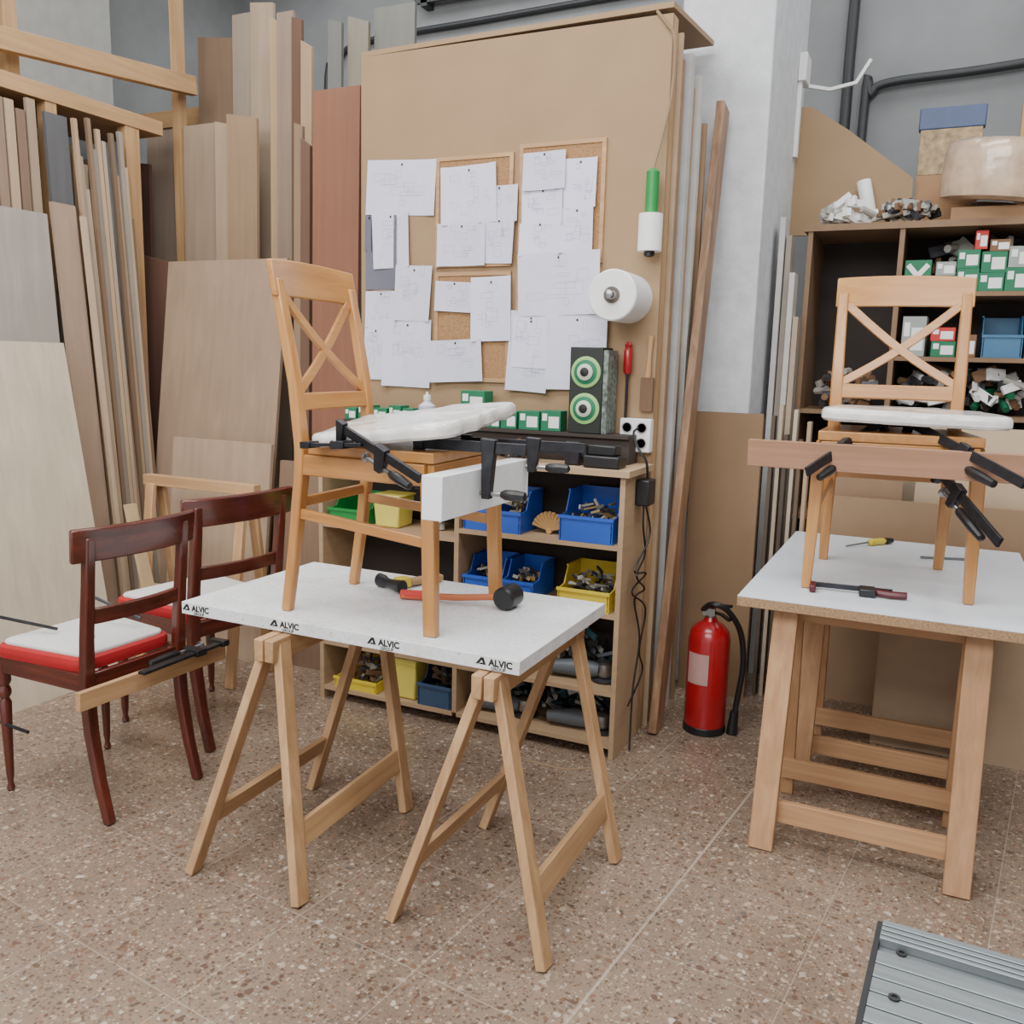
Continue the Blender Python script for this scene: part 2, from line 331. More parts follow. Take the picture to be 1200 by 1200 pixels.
bin_(-1.15,3.125,.841,.215,.24,.185,blue,"blue plastic open-front storage bin filled with hardware")
bin_(-1.60,3.14,.576,.15,.22,.14,blue,bs)
bin_(-1.435,3.14,.576,.14,.22,.14,blue,bs)
bin_(-1.15,3.125,.576,.21,.24,.15,yel,"yellow plastic open-front storage bin filled with small parts")
bin_(-2.25,3.14,.801,.19,.22,.12,green,"green plastic open-front storage bin on a shelf")
tub(-2.06,3.22,.801,.13,.13,.13,ptub,"pale yellow plastic tub on a shelf")
tub(-1.965,3.21,.061,.13,.13,.17,ptub,"pale yellow plastic tub on the bottom shelf")
bin_(-1.80,3.13,.061,.16,.24,.18,plain("steel_blue_plastic",(56,80,110),.45),"grey-blue plastic storage bin on the bottom shelf")
bin_(-2.20,3.13,.061,.22,.24,.09,yel,"yellow plastic open-front storage bin on the bottom shelf")
cl=[clutter_m,paleb,plain("brass_hardware",(150,124,84),.5,metal=.4)]
pile(-1.15,3.25,.846,.19,.19,.13,cl,120,"mixed metal screws and fittings heaped in a bin")
pile(-1.15,3.25,.581,.18,.18,.11,[clutter_m,paleb],120,"grey metal fittings heaped in a yellow bin")
pile(-1.435,3.26,.581,.12,.16,.09,cl,60,"mixed small fittings heaped in a bin")
pile(-1.60,3.26,.581,.13,.16,.09,cl,60,"mixed small fittings heaped in a bin")
pile(-1.49,3.26,.846,.11,.16,.11,cl,60,"mixed small fittings heaped in a bin")
pile(-2.20,3.25,.066,.18,.16,.10,[clutter_m,brownb,paleb],50,"mixed dark parts heaped in a yellow bin",sz=.03)
pile(-1.80,3.25,.066,.13,.16,.15,[clutter_m,brownb,paleb],50,"mixed dark parts heaped in a bin",sz=.03)
b=B()
for i in range(11):
    a=rad(20+14*i); b.tube([(0,0,0),(.045*math.cos(a),.0,.045*math.sin(a)),(.075*math.cos(a),-.01,.075*math.sin(a))],.006,0,6,rs=[.003,.009,.008])
b.lathe((0,0,0),[(.012,-.012),(.014,0),(.012,.012)],0,12,(0,1,0))
mk(b,"fan_brush",plain("straw",(190,150,96),.8),loc=(-1.335,3.22,.853),**S("small straw-coloured fan brush between the blue bins","brush"))
def power_tool(x,y,z,rotz,m,lab):
    r=root("power_tool",(x,y,z),rotz,lab,"power tool","power tools on the lower shelves")
    b=B().tube([(-.11,0,.036),(-.06,0,.04),(0,0,.042),(.06,0,.04),(.09,0,.04)],.03,0,14,rs=[.024,.03,.036,.034,.028]); mk(b,"motor_body",m,r,local=True)
    b=B().lathe((.115,0,.018),[(.03,0),(.034,.01),(.03,.05),(.015,.06)],0,16); mk(b,"gear_head",steel,r,local=True)
    b=B().tube([(-.11,0,.036),(-.14,.02,.02),(-.12,.06,.008),(-.05,.07,.006),(.02,.07,.006)],.005,0,6,smooth=4); mk(b,"power_cord",blackp,r,local=True)
    b=B().lathe((.115,0,.004),[(.01,0),(.055,.001),(.055,.004),(.01,.012)],0,24); mk(b,"disc",clutter_m,r,local=True)
    return r
tg=plain("tool_grey",(92,98,104),.45); tt=plain("tool_teal",(44,80,84),.45)
pt=power_tool(-1.2,3.22,.271,.2,tg,"grey corded angle grinder lying on a lower shelf")
for (x,y,z,rz) in ((-1.54,3.22,.271,.1),(-1.20,3.22,.061,.15),(-1.54,3.22,.061,.2),(-1.98,3.22,.271,.15),(-1.98,3.22,.501,.1)): dup(pt,(x,y,z),rz)
pile(-1.34,3.34,.061,.56,.10,.14,[clutter_m,blackp,paleb,tt],70,"tangle of dark tools and fittings on the bottom shelf",sz=.035,name="tool_clutter",cat="tools")
pile(-1.34,3.34,.271,.56,.10,.20,[clutter_m,blackp,tg,tt,paleb],80,"tangle of dark tools and fittings on a lower shelf",sz=.035,name="tool_clutter",cat="tools")
pile(-2.02,3.34,.271,.36,.09,.12,[clutter_m,blackp,tg],40,"tangle of dark tools and fittings on a shelf",sz=.035,name="tool_clutter",cat="tools")
pile(-1.84,3.26,.801,.15,.18,.14,[paleb,tg,whitep],36,"pale offcuts and parts heaped on a shelf",sz=.05,name="offcut_pile",cat="offcuts")
# ledge items : screw boxes
def screw_box(x,y,z,w,d,h,lab="small green and white box of screws",grp="boxes of screws on the ledge",rot=0,mt=None,cross=False):
    r=root("screw_box",(x,y,z),rot,lab,"box",grp)
    mk(B().box(-w/2,w/2,-d/2,d/2,0,h),"carton",mt or dgreen,r,local=True,bev=.001)
    if cross:
        yy=-d/2-.001; b=B().strip([(-w*.38,yy,h*.15),(w*.38,yy,h*.85)],(0,1,0),.001,.022).strip([(-w*.38,yy-.0006,h*.85),(w*.38,yy-.0006,h*.15)],(0,1,0),.001,.022)
    else: b=B().box(-w*.1,w*.42,-d/2-.0012,-d/2-.0002,h*.15,h*.72).box(-w*.42,-w*.18,-d/2-.0012,-d/2-.0002,h*.5,h*.85)
    mk(b,"paper_label",whitep,r,local=True)
    return r
for (u,w,h) in ((-2.34,.06,.05),(-2.265,.07,.065),(-2.185,.07,.055),(-2.11,.06,.07),(-2.045,.05,.06),(-1.885,.07,.06),(-1.81,.06,.05),(-1.72,.09,.06),(-1.635,.06,.05),(-1.565,.07,.07),(-1.475,.09,.075),(-1.38,.085,.08)):
    screw_box(u,3.335,1.239,w,.07,h)
screw_box(-1.735,3.345,1.30,.11,.08,.085,"green box of screws stacked on another box")
b=B().lathe((-1.96,3.32,1.239),[(.034,0),(.036,.004),(.036,.075),(.016,.09),(.014,.10)],0,24)
r=root("glue_bottle",(-1.96,3.32,1.239),label="small translucent white plastic bottle on the ledge",cat="bottle")
mk(b,"bottle_body",plain("milky_plastic",(196,196,210),.3),r); mk(B().lathe((-1.96,3.32,1.338),[(.016,0),(.016,.02),(.006,.022),(.004,.035)],0,16),"cap",whitep,r)
r=root("speaker",(-1.225,3.33,1.239),label="black boxed speaker with two green-ringed cones on the ledge",cat="speaker")
mk(B().box(-1.30,-1.165,3.285,3.40,1.239,1.57),"cabinet",plain("speaker_black",(26,32,28),.5),r,bev=.003)
limem=plain("lime",(140,184,110),.5)
for z in (1.335,1.475):
    mk(B().lathe((-1.232,3.285,z),[(.060,0),(.060,.004),(.052,.007)],0,32,(0,-1,0)),"cone_ring",limem,r)
    mk(B().lathe((-1.232,3.281,z),[(.047,0),(.047,.004),(.030,.008),(.02,.012),(.0,.015)],0,32,(0,-1,0)),"cone",dgreen,r)
    mk(B().lathe((-1.232,3.272,z),[(.032,0),(.032,.003),(.022,.008),(0,.009)],0,24,(0,-1,0)),"cone_surround",plain("pale_cone",(190,200,180),.5),r)
    mk(B().lathe((-1.232,3.264,z),[(.018,0),(.016,.003),(0,.005)],0,24,(0,-1,0)),"cone_dust_cap",blackp,r)
mk(B().box(-1.164,-1.145,3.29,3.40,1.24,1.56),"side_print_panel",plain("print_panel",(104,114,106),.5,var=.7,scale=60),r)
r=root("screwdriver",(-1.10,3.40,1.35),label="red-handled screwdriver hanging on the partition",cat="screwdriver")
mk(B().lathe((-1.105,3.405,1.47),[(.010,0),(.017,.012),(.017,.09),(.012,.10),(.015,.115),(.008,.125)],0,14),"handle",red,r)
mk(B().cyl((-1.105,3.405,1.30),(-1.105,3.405,1.475),.006,0,10),"shaft",blackm,r)
r=root("paint_brush",(-1.02,3.41,1.33),label="wooden-handled brush hanging on the partition",cat="brush")
mk(B().tube([(-1.025,3.415,1.46),(-1.022,3.415,1.55),(-1.02,3.415,1.62)],.01,0,10,rs=[.012,.008,.012]),"handle",pine('z'),r)
mk(B().box(-1.05,-1.0,3.405,3.425,1.33,1.46),"bristles",plain("bristle_brown",(110,84,64),.9,stretch=(20,1,1)),r)
r=root("power_socket",(-1.03,3.41,1.2),label="white double power socket block with black plugs",cat="power socket")
mk(B().box(-1.12,-.995,3.385,3.429,1.17,1.30),"socket_body",whitep,r,bev=.004)
for dx,dz in ((-1.09,1.265),(-1.03,1.265),(-1.03,1.205)):
    mk(B().lathe((dx,3.385,dz),[(.022,0),(.022,.002),(.018,.002),(.017,-.004),(0,-.005)],0,20,(0,-1,0)),"outlet",plain("outlet_grey",(150,150,150),.5),r)
r=root("power_adapter",(-.985,3.30,.99),label="black power adapter plugged in beside the shelving unit",cat="power adapter")
mk(B().box(-.999,-.945,3.24,3.33,.98,1.08),"adapter_body",blackp,r,bev=.006)
mk(B().tube([(-.975,3.28,.985),(-.97,3.27,.9),(-.975,3.33,.78),(-.965,3.20,.72),(-.97,3.33,.64),(-.975,3.22,.62),(-.965,3.28,.45),(-.97,3.24,.25),(-.96,3.2,.02)],.004,0,6,smooth=6).tube([(-.975,3.30,.985),(-.965,3.35,.85),(-.975,3.2,.74),(-.97,3.34,.70),(-.975,3.18,.66),(-.965,3.34,.56),(-.97,3.3,.4),(-.965,3.34,.3),(-.975,3.2,.2)],.004,0,6,smooth=6),"cable",blackp,r)
mk(B().tube([(-1.04,3.37,1.265),(-1.035,3.30,1.25),(-1.0,3.25,1.20),(-.965,3.25,1.15),(-.965,3.28,1.085)],.005,0,6,smooth=6),"power_cable",blackp,**S("short black cable from socket to adapter","cable"))
r=root("cordless_tool_charger",(-1.10,3.18,1.126),label="black cordless tool battery charger on the counter",cat="battery charger")
mk(B().box(-1.17,-1.03,3.12,3.22,1.126,1.171).box(-1.16,-1.05,3.14,3.21,1.171,1.21),"charger_body",blackp,r,bev=.006)
r=root("sash_clamp",(-1.6,3.2,1.126),label="long black steel sash clamp lying on the counter",cat="clamp")
mk(B().box(-2.05,-1.18,3.18,3.205,1.16,1.20),"bar",blackm,r); mk(B().box(-2.07,-2.0,3.16,3.225,1.126,1.21),"fixed_jaw",blackm,r,bev=.005); mk(B().box(-1.26,-1.20,3.16,3.225,1.126,1.215),"sliding_jaw",blackm,r,bev=.005)
pile(-1.75,3.255,1.126,.7,.04,.07,[blackp,clutter_m,brownb],80,"small dark tools and scraps littering the counter",name="counter_clutter",sz=.022,cat="tools")
pile(-1.75,3.13,1.126,.8,.04,.03,[blackp,clutter_m,brownb],60,"small dark tools and scraps littering the counter",name="counter_clutter",sz=.022,cat="tools")
# ------------------------------------------------------------- trestles (folding)
def trestle(x,yf,name_lab,hw=.205,ln=.66,h=.708,front=-.06,rz=0):
    r=root("trestle",(x,yf+ln/2,0),rz,label=name_lab,cat="trestle",group="wooden folding trestles")
    L2=ln/2; f=.24
    for s_ in (-1,1):
        mk(B().box(*(sorted((s_*.003,s_*.033))),-L2,L2,h-.065,h),"ridge_beam",pine('y'),r,local=True,bev=.003)
        ends={}
        for q in (-1,1):
            yt=q*(L2-.06); ybm=(-L2+front) if q<0 else L2-.17
            ends[q]=ybm+(yt-ybm)*f
            b=B().strip([(s_*hw,ybm,0.0),(s_*.018,yt,h-.012)],(0,1,0),.050,.028)
            for v in b.v: v.z=max(v.z,0)
            mk(b,"leg",pine('z'),r,local=True,bev=.003)
        xz=s_*(hw+(.018-hw)*f)
        mk(B().strip([(xz,ends[-1]+.0,.17),(xz,ends[1]-.0,.17)],(s_*-.25,0,1),.055 if s_<0 else .07,.02),"rail",pine('y'),r,local=True,bev=.002)
    return r
trestle(-1.675,1.92,"pale pine folding trestle supporting white tabletop",front=-.10,hw=.19,rz=rad(2))
tr=trestle(-.985,1.96,"pale pine folding trestle with cord under white tabletop",hw=.225,front=-.065)
mk(B().tube([(-1.14,2.38,.32),(-1.05,2.40,.29),(-.98,2.40,.285),(-.9,2.40,.29),(-.83,2.38,.32)],.003,0,6,smooth=5),"trestle_cord",plain("beige_cord",(150,128,98),.7),tr)
r=root("tabletop",(-1.475,2.32,.71),label="white laminated tabletop with printed edge resting on trestles",cat="table top")
m,nt,p=base("dusty_white_laminate"); L=nt.links.new; tc=N(nt,"ShaderNodeTexCoord")
no=N(nt,"ShaderNodeTexNoise",Scale=75,Detail=6,Roughness=.65); L(tc.outputs["Object"],no.inputs["Vector"]); rr=ramp(nt,[(.30,lin((186,184,178))),(.40,lin((222,224,224))),(.6,lin((232,234,236)))]); L(no.outputs["Fac"],rr.inputs[0])
n4=N(nt,"ShaderNodeTexNoise",Scale=7,Detail=5,Roughness=.7,Distortion=.8); L(tc.outputs["Object"],n4.inputs["Vector"]); r4=ramp(nt,[(.38,(.88,.88,.87,1)),(.55,(1,1,1,1))]); L(n4.outputs["Fac"],r4.inputs[0])
m4=N(nt,"ShaderNodeMixRGB",blend_type='MULTIPLY'); m4.inputs[0].default_value=1; L(rr.outputs[0],m4.inputs[1]); L(r4.outputs[0],m4.inputs[2])
vo=N(nt,"ShaderNodeTexVoronoi",Scale=90); L(tc.outputs["Object"],vo.inputs["Vector"]); sx=N(nt,"ShaderNodeSeparateColor"); L(vo.outputs["Color"],sx.inputs[0])
g1=N(nt,"ShaderNodeMath",operation='GREATER_THAN'); g1.inputs[1].default_value=.88; L(sx.outputs[0],g1.inputs[0]); g2=N(nt,"ShaderNodeMath",operation='LESS_THAN'); g2.inputs[1].default_value=.2; L(vo.outputs["Distance"],g2.inputs[0])
g3=N(nt,"ShaderNodeMath",operation='MULTIPLY'); L(g1.outputs[0],g3.inputs[0]); L(g2.outputs[0],g3.inputs[1]); mm=N(nt,"ShaderNodeMixRGB"); L(g3.outputs[0],mm.inputs[0]); L(m4.outputs[0],mm.inputs[1]); mm.inputs[2].default_value=lin((140,130,116))
L(mm.outputs[0],p.inputs["Base Color"]); p.inputs["Roughness"].default_value=.4
mk(B().box(-2.05,-.90,2.0,2.655,.712,.75),"top_panel",m,r,bev=.0015)
def textmesh(body,size,off):
    cu=bpy.data.curves.new("t",'FONT'); cu.body=body; cu.size=size; cu.align_x='CENTER'; cu.extrude=0.0002; cu.offset=off
    o=bpy.data.objects.new("t",cu); COL.objects.link(o); bpy.context.view_layer.update()
    me=bpy.data.meshes.new_from_object(o.evaluated_get(bpy.context.evaluated_depsgraph_get())); COL.objects.unlink(o); bpy.data.objects.remove(o); return me
inkb=plain("black_print",(16,16,20),.6)
t1=textmesh("ALVIC",.025,.001); t2=textmesh("GROUP",.0125,.0003)
for me in (t1,t2): me.materials.clear(); me.materials.append(inkb)
for xx in (-1.99,-1.65,-1.31,-.97):
    b=B().prism([(-.020,0,-.003),(-.012,0,-.003),(-.002,0,.009),(-.002,0,.016),(-.005,0,.016)],(0,-.0006,0)).prism([(-.002,0,.016),(-.002,0,.009),(.003,0,-.003),(.010,0,-.003),(.003,0,.016)],(0,-.0006,0)).prism([(-.010,0,-.003),(.003,0,-.003),(.001,0,.001),(-.007,0,.001)],(0,-.0006,0))
    mk(b,"edge_emblem",inkb,r,local=True,loc=(xx-.036+1.475,-.3202,.0185))
    for me,dx,dz in ((t1,.016,.0158),(t2,.010,.0045)):
        o=bpy.data.objects.new("edge_lettering",me); COL.objects.link(o); o.parent=r; o.location=(xx+dx+1.475,-.3204,dz); o.rotation_euler=(rad(90),0,0)
# ------------------------------------------------------------- right trestle table
def trestle2(y,lab,x0=-.375,x1=.185,h=.765,sp=.22):
    cx=(x0+x1)/2; r=root("trestle",(cx,y,0),label=lab,cat="trestle",group="heavy wooden trestles")
    w=(x1-x0)/2
    mk(B().box(-w-.03,w+.03,-.03,.03,h-.06,h),"ridge_beam",pineR('x'),r,local=True,bev=.003)
    for s_ in (-1,1):
        for q in (-1,1):
            b=B().strip([(s_*w,q*sp,0),(s_*(w-.005),q*.07,h-.005)],(1,0,0),.075,.030)
            for v in b.v: v.z=max(v.z,0)
            mk(b,"leg",pineR('z'),r,local=True,bev=.003)
        q=s_
        mk(B().strip([(-w+.0,q*(sp-.05),.115),(w-.0,q*(sp-.05),.115)],(0,0,1),.07,.022),"rail",pineR('x'),r,local=True,bev=.002)
    return r
trestle2(2.96,"heavy pale wooden trestle under laminate worktop")
trestle2(3.54,"heavy pale wooden trestle beside stacked sheets",x0=-.34,x1=.22,sp=.2)
r=root("tabletop",(-.065,3.44,.766),label="white laminated chipboard tabletop with raw edge on trestles",cat="table top")
mk(B().box(-.51,.36,2.79,4.09,.766,.796),"core_board",chip,r,bev=.001); mk(B().box(-.51,.36,2.79,4.09,.7962,.7985),"laminate_surface",plain("cool_white_laminate",(218,226,234),.25,var=.03,scale=10),r)
# ------------------------------------------------------------- X back chair
def xchair(loc,rot,lab,padloc,padrot,wav,scale=(1,1,1),padsc=1,pt=1):
    r=root("dining_chair",loc,rot,lab,"chair","honey wooden cross-back chairs"); r.scale=scale
    for s_ in (-1,1):
        pts=[(s_*.185,.255,0),(s_*.185,.225,.2),(s_*.185,.20,.40),(s_*.185,.195,.48),(s_*.188,.215,.68),(s_*.19,.25,.86),(s_*.19,.275,.97)]
        mk(B().strip(pts,(1,0,0),.034,.03,ws=[.030,.036,.042,.042,.038,.034,.032]),"rear_leg",honey('z'),r,local=True,bev=.005)
        mk(B().strip([(s_*.225,-.25,0),(s_*.215,-.235,.44)],(1,0,0),.04,.04,ws=[.028,.042]),"front_leg",honey('z'),r,local=True,bev=.004)
        mk(B().strip([(s_*.218,-.225,.445),(s_*.19,.19,.445)],(0,0,1),.06,.022),"seat_rail",honey('y'),r,local=True,bev=.003)
        mk(B().strip([(s_*.217,-.225,.26),(s_*.187,.20,.30)],(0,0,1),.03,.018),"stretcher",honey('y'),r,local=True,bev=.003)
        n=8; pts=[(s_*(-.175+.35*i/n),.20+.055*(i/n)+.012,.655+.275*(i/n)-.018*math.sin(math.pi*i/n)) for i in range(n+1)]
        mk(B().strip(pts,(0,.2,1),.028,.012 if s_>0 else .014),"cross_slat",honey('x'),r,local=True,bev=.002)
    mk(B().strip([(-.215,-.237,.445),(.215,-.237,.445)],(0,0,1),.06,.022),"seat_rail",honey('x'),r,local=True,bev=.003)
    mk(B().strip([(-.185,.20,.445),(.185,.20,.445)],(0,0,1),.06,.022),"seat_rail",honey('x'),r,local=True,bev=.003)
    mk(B().strip([(-.185,.215,.33),(.185,.215,.33)],(0,0,1),.03,.018),"stretcher",honey('x'),r,local=True,bev=.003)
    mk(B().strip([(-.18,.206,.625),(-.06,.212,.625),(.06,.212,.625),(.18,.206,.625)],(0,.15,1),.05,.02),"back_rail",honey('x'),r,local=True,bev=.004)
    n=10; vs=[];fs=[]
    for i in range(n+1):
        t=i/n*2-1; xx=.213*t; yy=.262+.022*(1-t*t); z0=.925-.004*t*t; z1=1.033-.010*t*t
        vs+=[(xx,yy-.011,z0),(xx,yy+.011,z0),(xx,yy+.022+.009,z1),(xx,yy+.022-.011,z1)]
    fs=[(0,1,2,3),tuple(4*n+k for k in (3,2,1,0))]
    for i in range(n):
        for k in range(4): fs.append((4*i+k,4*i+4+k,4*i+4+(k+1)%4,4*i+(k+1)%4))
    mk(B().add(vs,fs),"top_rail",honey('x'),r,local=True,bev=.004)
    mk(B().prism([(-.225,-.25,.477),(.225,-.25,.477),(.195,.17,.477),(-.195,.17,.477)],(0,0,.03)),"seat_board",honey('y'),r,local=True,bev=.003)
    # squared pad built as concentric superellipse rings with film creases
    def crease(v): return 1-abs(((v%1.0)*2)-1)
    def H(x,y): return wav*(.004*math.sin(12*x+8*y)+.0026*math.sin(26*y+10*x+1)+.0030*(crease(7*x+3.2*y+.3)**3-.25)+.0026*(crease(5.1*y-6.3*x)**3-.25))
    seg=112; b=B(); vs=[];fs=[]
    prof=[(0.0,-.020),(.55,-.020),(.90,-.020),(.97,-.018),(.998,-.010),(1.0,.003),(.995,.013),(.975,.020),(.93,.023),(.86,.024),(.76,.025),(.64,.025),(.52,.026),(.4,.026),(.28,.026),(.14,.026),(0.0,.026)]
    for rr_,zz in prof:
        for k in range(seg):
            a=2*math.pi*(k+.5)/seg; ca,sa=math.cos(a),math.sin(a); e=(abs(ca)**12+abs(sa)**12)**(-1/12)
            x=.248*rr_*e*ca; y=.228*rr_*e*sa; x*=(1-.08*(y/.232)); x0_,y0_=x,y
            x+=wav*rr_*(.004*math.sin(19*y0_)+.0025*math.sin(61*y0_+1)); y+=wav*rr_*(.005*math.sin(17*x0_)+.003*math.sin(53*x0_+2))
            if rr_==0: x=.0005*ca; y=.0005*sa
            vs.append((x*padsc,y*padsc,pt*(zz+(H(x,y) if zz>0 else .7*H(x,y)))))
    R_=len(prof); fs=[tuple(range(seg))[::-1],tuple((R_-1)*seg+k for k in range(seg))]
    for i in range(R_-1):
        for k in range(seg): fs.append((i*seg+k,i*seg+(k+1)%seg,(i+1)*seg+(k+1)%seg,(i+1)*seg+k))
    mk(b.add(vs,fs),"wrapped_seat_pad",film,r,local=True,loc=padloc,rot=padrot,label="white seat pad wrapped in clear plastic film")
    return r
xchair((-1.465,2.285,.7505),rad(93),"honey wooden cross-back chair with wrapped seat on white tabletop",(.0,-.075,.563),(rad(-6),rad(-5),0),1.25)
xchair((-.115,3.29,.799),rad(5),"honey wooden cross-back chair clamped to long wooden beam",(.035,-.035,.553),(rad(0),rad(1),0),.45,scale=(1.07,1.0,1.015),padsc=.98,pt=1.0)
mk(B().box(-1.165,-1.105,1.95,2.48,1.10,1.215),"white_batten",white_lam,bev=.0015,**S("thick white laminated batten clamped across chair seat","batten"))
mk(B().box(-.535,.62,2.93,2.962,1.195,1.28),"wooden_beam",beam_w('x'),bev=.002,**S("long brown wooden beam clamped across chair seat","beam"))
# clamps
def clamp(loc,bar,jaw,L_,open_,lab,jl=.09,sc=1.0,hl=.10):
    bar=Vector(bar).normalized(); jaw=Vector(jaw); jaw=(jaw-bar*jaw.dot(bar)).normalized(); third=bar.cross(jaw)
    M_=Matrix((bar,third*-1,jaw*-1)).transposed(); 
    if M_.determinant()<0: M_=Matrix((bar,third,jaw*-1)).transposed()
    r=root("bar_clamp",loc,tuple(M_.to_euler()),lab,"clamp","black iron bar clamps")
    mk(B().box(-.01,L_,-.004*sc,.004*sc,-.011*sc,.011*sc),"bar",blackm,r,local=True,bev=.001)
    mk(B().prism([(-.015,-.008*sc,.016*sc),(.018,-.008*sc,.016*sc),(.014,-.008*sc,-.03),(.006,-.008*sc,-jl),(-.010,-.008*sc,-jl)],(0,.016*sc,0)),"fixed_jaw",blackm,r,local=True,bev=.002)
    o=open_
    mk(B().prism([(o-.012,-.009*sc,.018*sc),(o+.032,-.009*sc,.016*sc),(o+.028,-.009*sc,-.03),(o+.018,-.009*sc,-jl-.01),(o-.006,-.009*sc,-jl-.01),(o-.008,-.009*sc,-.03)],(0,.018*sc,0)),"sliding_jaw",blackm,r,local=True,bev=.002)
    b=B().cyl((o-.05,0,-jl+.005),(o+.06,0,-jl+.005),.005*sc,0,10).lathe((o-.055,0,-jl+.005),[(.012*sc,0),(.012*sc,.006),(.006,.010)],0,14,(1,0,0))
    mk(b,"screw",steel,r,local=True)
    mk(B().lathe((o+.05,0,-jl+.005),[(.007*sc,0),(.011*sc,.012),(.0115*sc,.6*hl),(.009*sc,hl),(.004,hl+.005)],0,10,(1,0,0)),"handle",blackp,r,local=True)
    return r
def clampAB(A,Bp,jaw,lab,jl=.05,sc=1.1,op=.5,hl=.10):
    A=Vector(A);Bp=Vector(Bp);d=(Bp-A).length
    return clamp(A,Bp-A,jaw,d,d*op,lab,jl,sc,hl)
cb="black iron bar clamp gripping the chair seat"
clampAB((-1.47,2.03,1.315),(-1.17,1.95,1.205),(0,.2,-1),cb,jl=.045,sc=1.2,op=.5,hl=.08)
clampAB((-1.575,2.02,1.262),(-1.38,2.005,1.275),(0,1,0),cb,jl=.05,sc=1.2,op=.55,hl=.03)
clamp((-1.30,2.16,1.275),(1,0,.0),(0,0,-1),.33,.21,"black iron bar clamp holding white batten to chair",jl=.13,sc=1.35,hl=.07)
clamp((-1.30,2.44,1.26),(1,.1,0),(0,0,-1),.38,.21,"black iron bar clamp holding white batten to chair",jl=.07,sc=1.3,hl=.07)
cr="black iron bar clamp holding wooden beam to chair"
clampAB((-.155,3.20,1.345),(-.335,2.82,1.20),(0,-.3,-1),cr,jl=.045,sc=1.3,op=.5,hl=.12)
clampAB((-.07,3.18,1.345),(.235,2.76,1.215),(0,-.3,-1),cr,jl=.045,sc=1.3,op=.5,hl=.12)
clampAB((.03,3.10,1.20),(.195,2.78,1.045),(0,-.3,-1),cr,jl=.04,sc=1.35,op=.3,hl=.15)
# ------------------------------------------------------------- tools on tables
r=root("hammer",(-1.575,2.445,.7505),rad(-112),"small hammer with yellow and wood handle on tabletop","hammer"); r.scale=(1.1,1.25,1.25)
mk(B().strip([(-.19,0,.012),(-.08,0,.013),(.0,0,.014)],(0,1,0),.026,.018,ws=[.030,.026,.020]),"handle",pine('x'),r,local=True,bev=.004)
mk(B().box(-.065,-.02,-.016,.016,.002,.03),"grip_sleeve",yel,r,local=True,bev=.004)
mk(B().tube([(0,-.055,.018),(0,-.052,.018),(0,-.03,.018),(0,-.015,.018),(.0,.015,.018),(0,.03,.018),(0,.052,.018)],.018,0,12,rs=[.014,.019,.017,.012,.013,.016,.019]),"head",blackm,r,local=True)
r=root("mallet",(-1.155,2.445,.7505),rad(13),"black rubber mallet with reddish wooden handle on tabletop","mallet")
mk(B().strip([(-.34,-.0,.013),(-.15,0,.02),(.0,0,.034)],(0,1,0),.026,.018,ws=[.03,.024,.02]),"handle",wood("orange_handle",(166,88,50),(196,116,70),'x'),r,local=True,bev=.005)
mk(B().tube([(-.34,0,.0155),(-.25,0,.018)],.0155,0,10),"painted_grip",redh,r,local=True)
mk(B().lathe((0,-.045,.0365),[(.03,0),(.036,.008),(.036,.078),(.03,.086)],0,28,(.25,1,0)),"head",blackp,r,local=True)
r=root("screwdriver",(-.20,3.90,.799),rad(50),"screwdriver with yellow and black handle on tabletop","screwdriver")
mk(B().lathe((0,0,.014),[(.006,0),(.014,.01),(.014,.08),(.008,.095)],0,12,(1,0,0)),"handle",yel,r,local=True); mk(B().cyl((.0,0,.014),(-.12,0,.006),.004,0,8),"shaft",steel,r,local=True)
mk(B().lathe((.095,0,.014),[(.012,0),(.014,.01),(.01,.04)],0,12,(1,0,0)),"handle_end",blackp,r,local=True)
r=root("quick_clamp",(-.17,3.02,.799),rad(5),"small dark quick clamp with maroon handles lying on tabletop","clamp")
marn=plain("maroon_plastic",(80,22,32),.4)
mk(B().box(-.15,.10,-.004,.004,.008,.024),"bar",blackm,r,local=True,bev=.001); mk(B().box(-.15,-.13,-.06,.01,.002,.024),"fixed_jaw",marn,r,local=True,bev=.004)
mk(B().box(.0,.05,-.05,.012,.002,.026),"sliding_jaw",blackp,r,local=True,bev=.004); mk(B().tube([(.05,-.02,.014),(.09,-.035,.014),(.14,-.03,.014)],.012,0,8),"trigger",marn,r,local=True)
mk(B().cyl((-.0,3.74,.804),(.17,3.80,.804),.005,0,8),"steel_rod",steel,**S("thin steel rod lying on tabletop","rod"))
